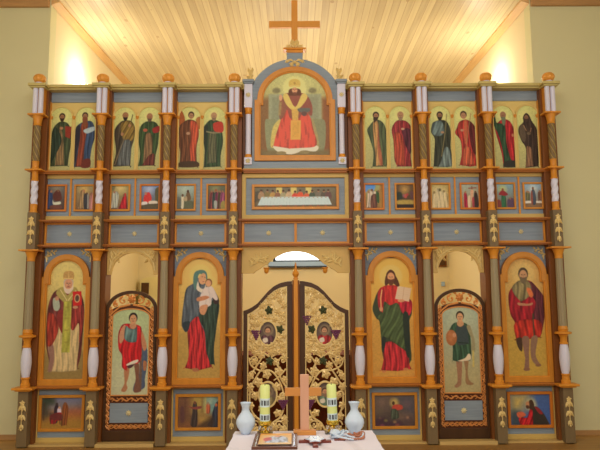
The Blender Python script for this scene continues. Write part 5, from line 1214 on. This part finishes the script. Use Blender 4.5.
# candles in glass and brass holders
def candle_set(x, y, side, tilt):
    h = thing('candle_holder', 'brass and glass candle holder beside the %s vase' % side, 'candle holder', (x, y, TZ), group='candle holders')
    MB().box(-.05, .05, -.05, .05, 0, .008).build('glass_base', M['glass'], h, bevel=.003)
    MB().lathe([(.03, .008), (.034, .014), (.022, .024), (.014, .034), (.022, .045), (.03, .05)], n=20).build('brass_stem', M['brass'], h, smooth=True)
    MB().lathe([(.02, .05), (.038, .056), (.042, .07), (.040, .078), (.034, .074)], n=24).build('brass_cup', M['brass'], h, smooth=True)
    b = MB()
    for i in range(7):
        a = 2 * PI * i / 7; b.ball(.036 * math.cos(a), .036 * math.sin(a), .036, .011, 6, 5)
    b.build('glass_drops', M['glass'], h)
    c = thing('candle', 'yellow green candle with dark printed bands beside the %s vase' % side, 'candle', (x, y, TZ + .077), group='printed candles'); c.rotation_euler = (0, tilt, 0)
    cb_ = MB().lathe([(.030, 0), (.031, .004), (.031, .213), (.026, .22), (.02, .214)], n=28).build('candle_body', M['wax'], c, smooth=True)
    for z0, z1 in ((.004, .045), (.088, .140)): MB().lathe([(.0316, z0), (.0316, z1)], n=28).build('white_band', M['waxwhite'], cb_, smooth=True)
    for z0, z1 in ((.010, .038), (.098, .128)):
        b = MB()
        for a in (-2.3, -2.0, -1.62, -1.45, -1.1, -.8):
            q = [(.0322 * math.cos(a + d), .0322 * math.sin(a + d)) for d in (-.09, .09)]
            b.add([(q[0][0], q[0][1], z0), (q[1][0], q[1][1], z0), (q[1][0], q[1][1], z1), (q[0][0], q[0][1], z1), (q[0][0] * .9, q[0][1] * .9, z0), (q[1][0] * .9, q[1][1] * .9, z0), (q[1][0] * .9, q[1][1] * .9, z1), (q[0][0] * .9, q[0][1] * .9, z1)],
                  [(0, 1, 2, 3), (4, 7, 6, 5), (0, 4, 5, 1), (2, 6, 7, 3), (0, 3, 7, 4), (1, 5, 6, 2)])
        b.build('dark_print', M['dark'], cb_)
    MB().lathe([(.0025, .205), (.002, .232)], n=6).build('wick', M['dark'], cb_)
candle_set(-.198, -3.69, 'left', .0); candle_set(.226, -3.68, 'right', -.03)
# table cross
t = thing('standing_cross', 'plain beech cross standing on the table in front of the gilded doors', 'cross', (.05, -3.72, TZ))
MB().box(-.07, .07, -.03, .03, 0, .028).build('base', M['crosswood'], t, bevel=.004)
MB().box(-.027, .027, -.011, .011, .028, .364).build('upright', M['pinkwood'], t, bevel=.002)
for a, b in ((-.122, -.027), (.027, .105)): MB().box(a, b, -.0105, .0105, .233, .283).build('cross_arm', M['crosswood'], t, bevel=.002)
# framed picture lying on the cloth
t = thing('framed_picture', 'small dark framed picture lying flat on the white cloth, front left', 'picture', (-.124, -3.93, TZ + .002))
MB().ring(rect(-.128, .128, -.175, .175), rect(-.113, .113, -.160, .160), 0, .016).build('outer_frame', M['darkframe'], t, bevel=.002)
MB().ring(rect(-.113, .113, -.160, .160), rect(-.106, .106, -.153, .153), .001, .012).build('silver_fillet', M['silver'], t)
MB().ring(rect(-.106, .106, -.153, .153), rect(-.092, .092, -.139, .139), .001, .011).build('inner_frame', M['darkframe'], t)
P = Paint((0, 0, 40, 60), (214, 150, 66), (226, 186, 130), 2.5, seed=300).fr(0, 0, 1)
P.poly([(3, 10), (37, 10), (37, 60), (3, 60)], (224, 190, 140), 3, .8, False).poly([(8, 34), (14, 20), (24, 14), (34, 24), (36, 50), (8, 52)], (150, 160, 172), 1.2, .9, folds=3).poly([(5, 30), (12, 22), (16, 34), (8, 44)], (176, 90, 84), 1, .9).ell(22, 16, 4, 5, (190, 140, 110), .6)
pic = P.build('picture_sheet', (-.094, .094, -.141, .141), -.006, t)
for ch in t.children: pass
t.rotation_euler = (-PI / 2, 0, 0); t.location = (-.124, -3.93, TZ + .016)
# small blessing cross
t = thing('hand_cross', 'small dark wooden hand cross with silver star lying on the cloth', 'cross', (.106, -3.94, TZ))
MB().box(-.095, .095, -.016, .016, 0, .014).box(-.016, .016, -.13, -.016, 0, .014).box(-.016, .016, .016, .06, 0, .014).build('wooden_arms', M['mahogany'], t, bevel=.003)
st = [((.056 if i % 2 == 0 else .038) * math.cos(PI * i / 6), (.085 if i % 2 == 0 else .056) * math.sin(PI * i / 6)) for i in range(12)]
b = MB(); vs = [(x * 1.15, y * 1.15, .014) for x, y in st] + [(x * 1.15, y * 1.15, .02) for x, y in st]
b.add(vs, [tuple(range(12, 24))] + [tuple(range(11, -1, -1))] + [(i, (i + 1) % 12, 12 + (i + 1) % 12, 12 + i) for i in range(12)]).build('dark_star_backing', M['mahogany'], t)
b = MB(); vs = [(x, y, .02) for x, y in st] + [(x * .95, y * .95, .026) for x, y in st]
b.add(vs, [tuple(range(12, 24)), tuple(range(11, -1, -1))] + [(i, (i + 1) % 12, 12 + (i + 1) % 12, 12 + i) for i in range(12)]).build('silver_star', M['porcelain'], t)
b = MB(); b.box(-.012, .012, -.003, .003, .026, .029).box(-.003, .003, -.022, -.003, .026, .029).box(-.003, .003, .003, .014, .026, .029); b.build('figure_relief', M['silver'], t)
# tangle of beads and ribbon
t = thing('prayer_beads', 'tangle of white ribbon and copper brown prayer beads by the right vase', 'prayer beads', (.307, -3.84, TZ))
b = MB(); g = random.Random(5)
def loop(cx, cy, rx, ry, rot, z, h, n=40):
    P = []
    for i in range(n + 1):
        a = 2 * PI * i / n; x = rx * math.cos(a); yv = ry * math.sin(a)
        P.append((cx + x * math.cos(rot) - yv * math.sin(rot), cy + x * math.sin(rot) + yv * math.cos(rot), z + h * (1 + math.sin(a * 2 + rot * 3)) / 2))
    return P
b.tube(loop(-.05, 0, .055, .035, .4, .008, .03), .0065, 6); b.tube(loop(-.03, -.03, .07, .03, -.3, .008, .012), .0055, 6); b.tube(loop(-.055, .02, .045, .03, 1.1, .02, .02), .007, 6); b.tube(loop(.04, -.01, .06, .03, .5, .008, .02), .005, 6)
b.build('white_ribbon', M['porcelain'], t, smooth=True)
b = MB()
for p in loop(.05, .01, .05, .035, .3, .009, .02, 26)[:-1] + loop(.02, -.03, .075, .03, .15, .009, .004, 34)[:-1] + loop(.06, .0, .03, .02, 1.2, .02, .012, 16)[:-1]: b.ball(*p, .0075, 6, 5)
b.build('brown_beads', M['bead'], t, smooth=True)
b = MB().lathe([(.001, .008), (.026, .014), (.034, .03), (.026, .045), (.001, .052)], -.075, .025, 0, 14); b.build('white_bundle', M['porcelain'], t, smooth=True)
b = MB().box(-.085, -.02, -.058, -.046, 0, .01); b.build('dark_clasp', M['mahogany'], t, bevel=.002)

# ------------------------------------------------------------------ light
def area(name, loc, rot, sx, sy, e, c):
    l = bpy.data.lights.new(name, 'AREA'); l.shape = 'RECTANGLE'; l.size = sx; l.size_y = sy; l.energy = e; l.color = c
    o = bpy.data.objects.new(name, l); COL.objects.link(o); o.location = loc; o.rotation_euler = rot; return o
area('rear_fill_light', (0, -10.8, 4.3), (math.radians(90), 0, 0), 6, 2.4, 235, (.93, .92, 1.02))  # added fill from behind the camera, stands in for unseen nave daylight
area('left_fill_light', (-5.5, -4.5, 3.0), (0, math.radians(-90), 0), 2.2, 5, 52, (.93, .93, 1.06))  # added fill on the left wall; no window is built there
area('right_fill_light', (5.5, -4.8, 3.0), (0, math.radians(90), 0), 2.2, 5, 48, (.88, .92, 1.1))  # added fill for assumed daylight from the right; this wall has no window
area('overhead_fill_light', (0, -4.6, 5.6), (math.radians(18), 0, 0), 1.6, 1.6, 70, (1, .93, .9))  # added overhead fill that lifts the upper tiers, no fixture hangs here
area('sanctuary_window_light', (0, 4.85, 3.4), (math.radians(-90), 0, 0), 1.2, .9, 20, (1, .97, .9))
l = bpy.data.lights.new('sanctuary_fill_light', 'POINT'); l.energy = 128; l.color = (1, .87, .68); l.shadow_soft_size = .25  # added hidden fill behind the screen for ceiling and back wall, no fixture
lo = bpy.data.objects.new('sanctuary_fill_light', l); COL.objects.link(lo); lo.location = (0, 2.2, 3.4)
wd = bpy.data.worlds.new('world'); scn.world = wd; wd.use_nodes = True
wd.node_tree.nodes['Background'].inputs[0].default_value = (.8, .85, 1, 1); wd.node_tree.nodes['Background'].inputs[1].default_value = .5

# ------------------------------------------------------------------ camera
cam = bpy.data.cameras.new('camera'); co = bpy.data.objects.new('camera', cam); COL.objects.link(co)
cam.sensor_width = 36; cam.sensor_fit = 'HORIZONTAL'; cam.lens = 36 * 610 / 600
p, yw, r = math.radians(7.074), math.radians(.42), math.radians(-.355)
f = Vector((math.sin(yw) * math.cos(p), math.cos(yw) * math.cos(p), math.sin(p))); ri = Vector((math.cos(yw), -math.sin(yw), 0)); up = ri.cross(f)
R_ = ri * math.cos(r) + up * math.sin(r); U_ = up * math.cos(r) - ri * math.sin(r)
mw = Matrix.Identity(4)
for i in range(3): mw[i][0] = R_[i]; mw[i][1] = U_[i]; mw[i][2] = -f[i]
mw.translation = Vector((0, -7.625, 1.7217)); co.matrix_world = mw
scn.camera = co
scn.view_settings.view_transform = 'Standard'; scn.view_settings.look = 'None'; scn.view_settings.gamma = 1; scn.view_settings.use_curve_mapping = False
scn.view_settings.exposure = 0.0
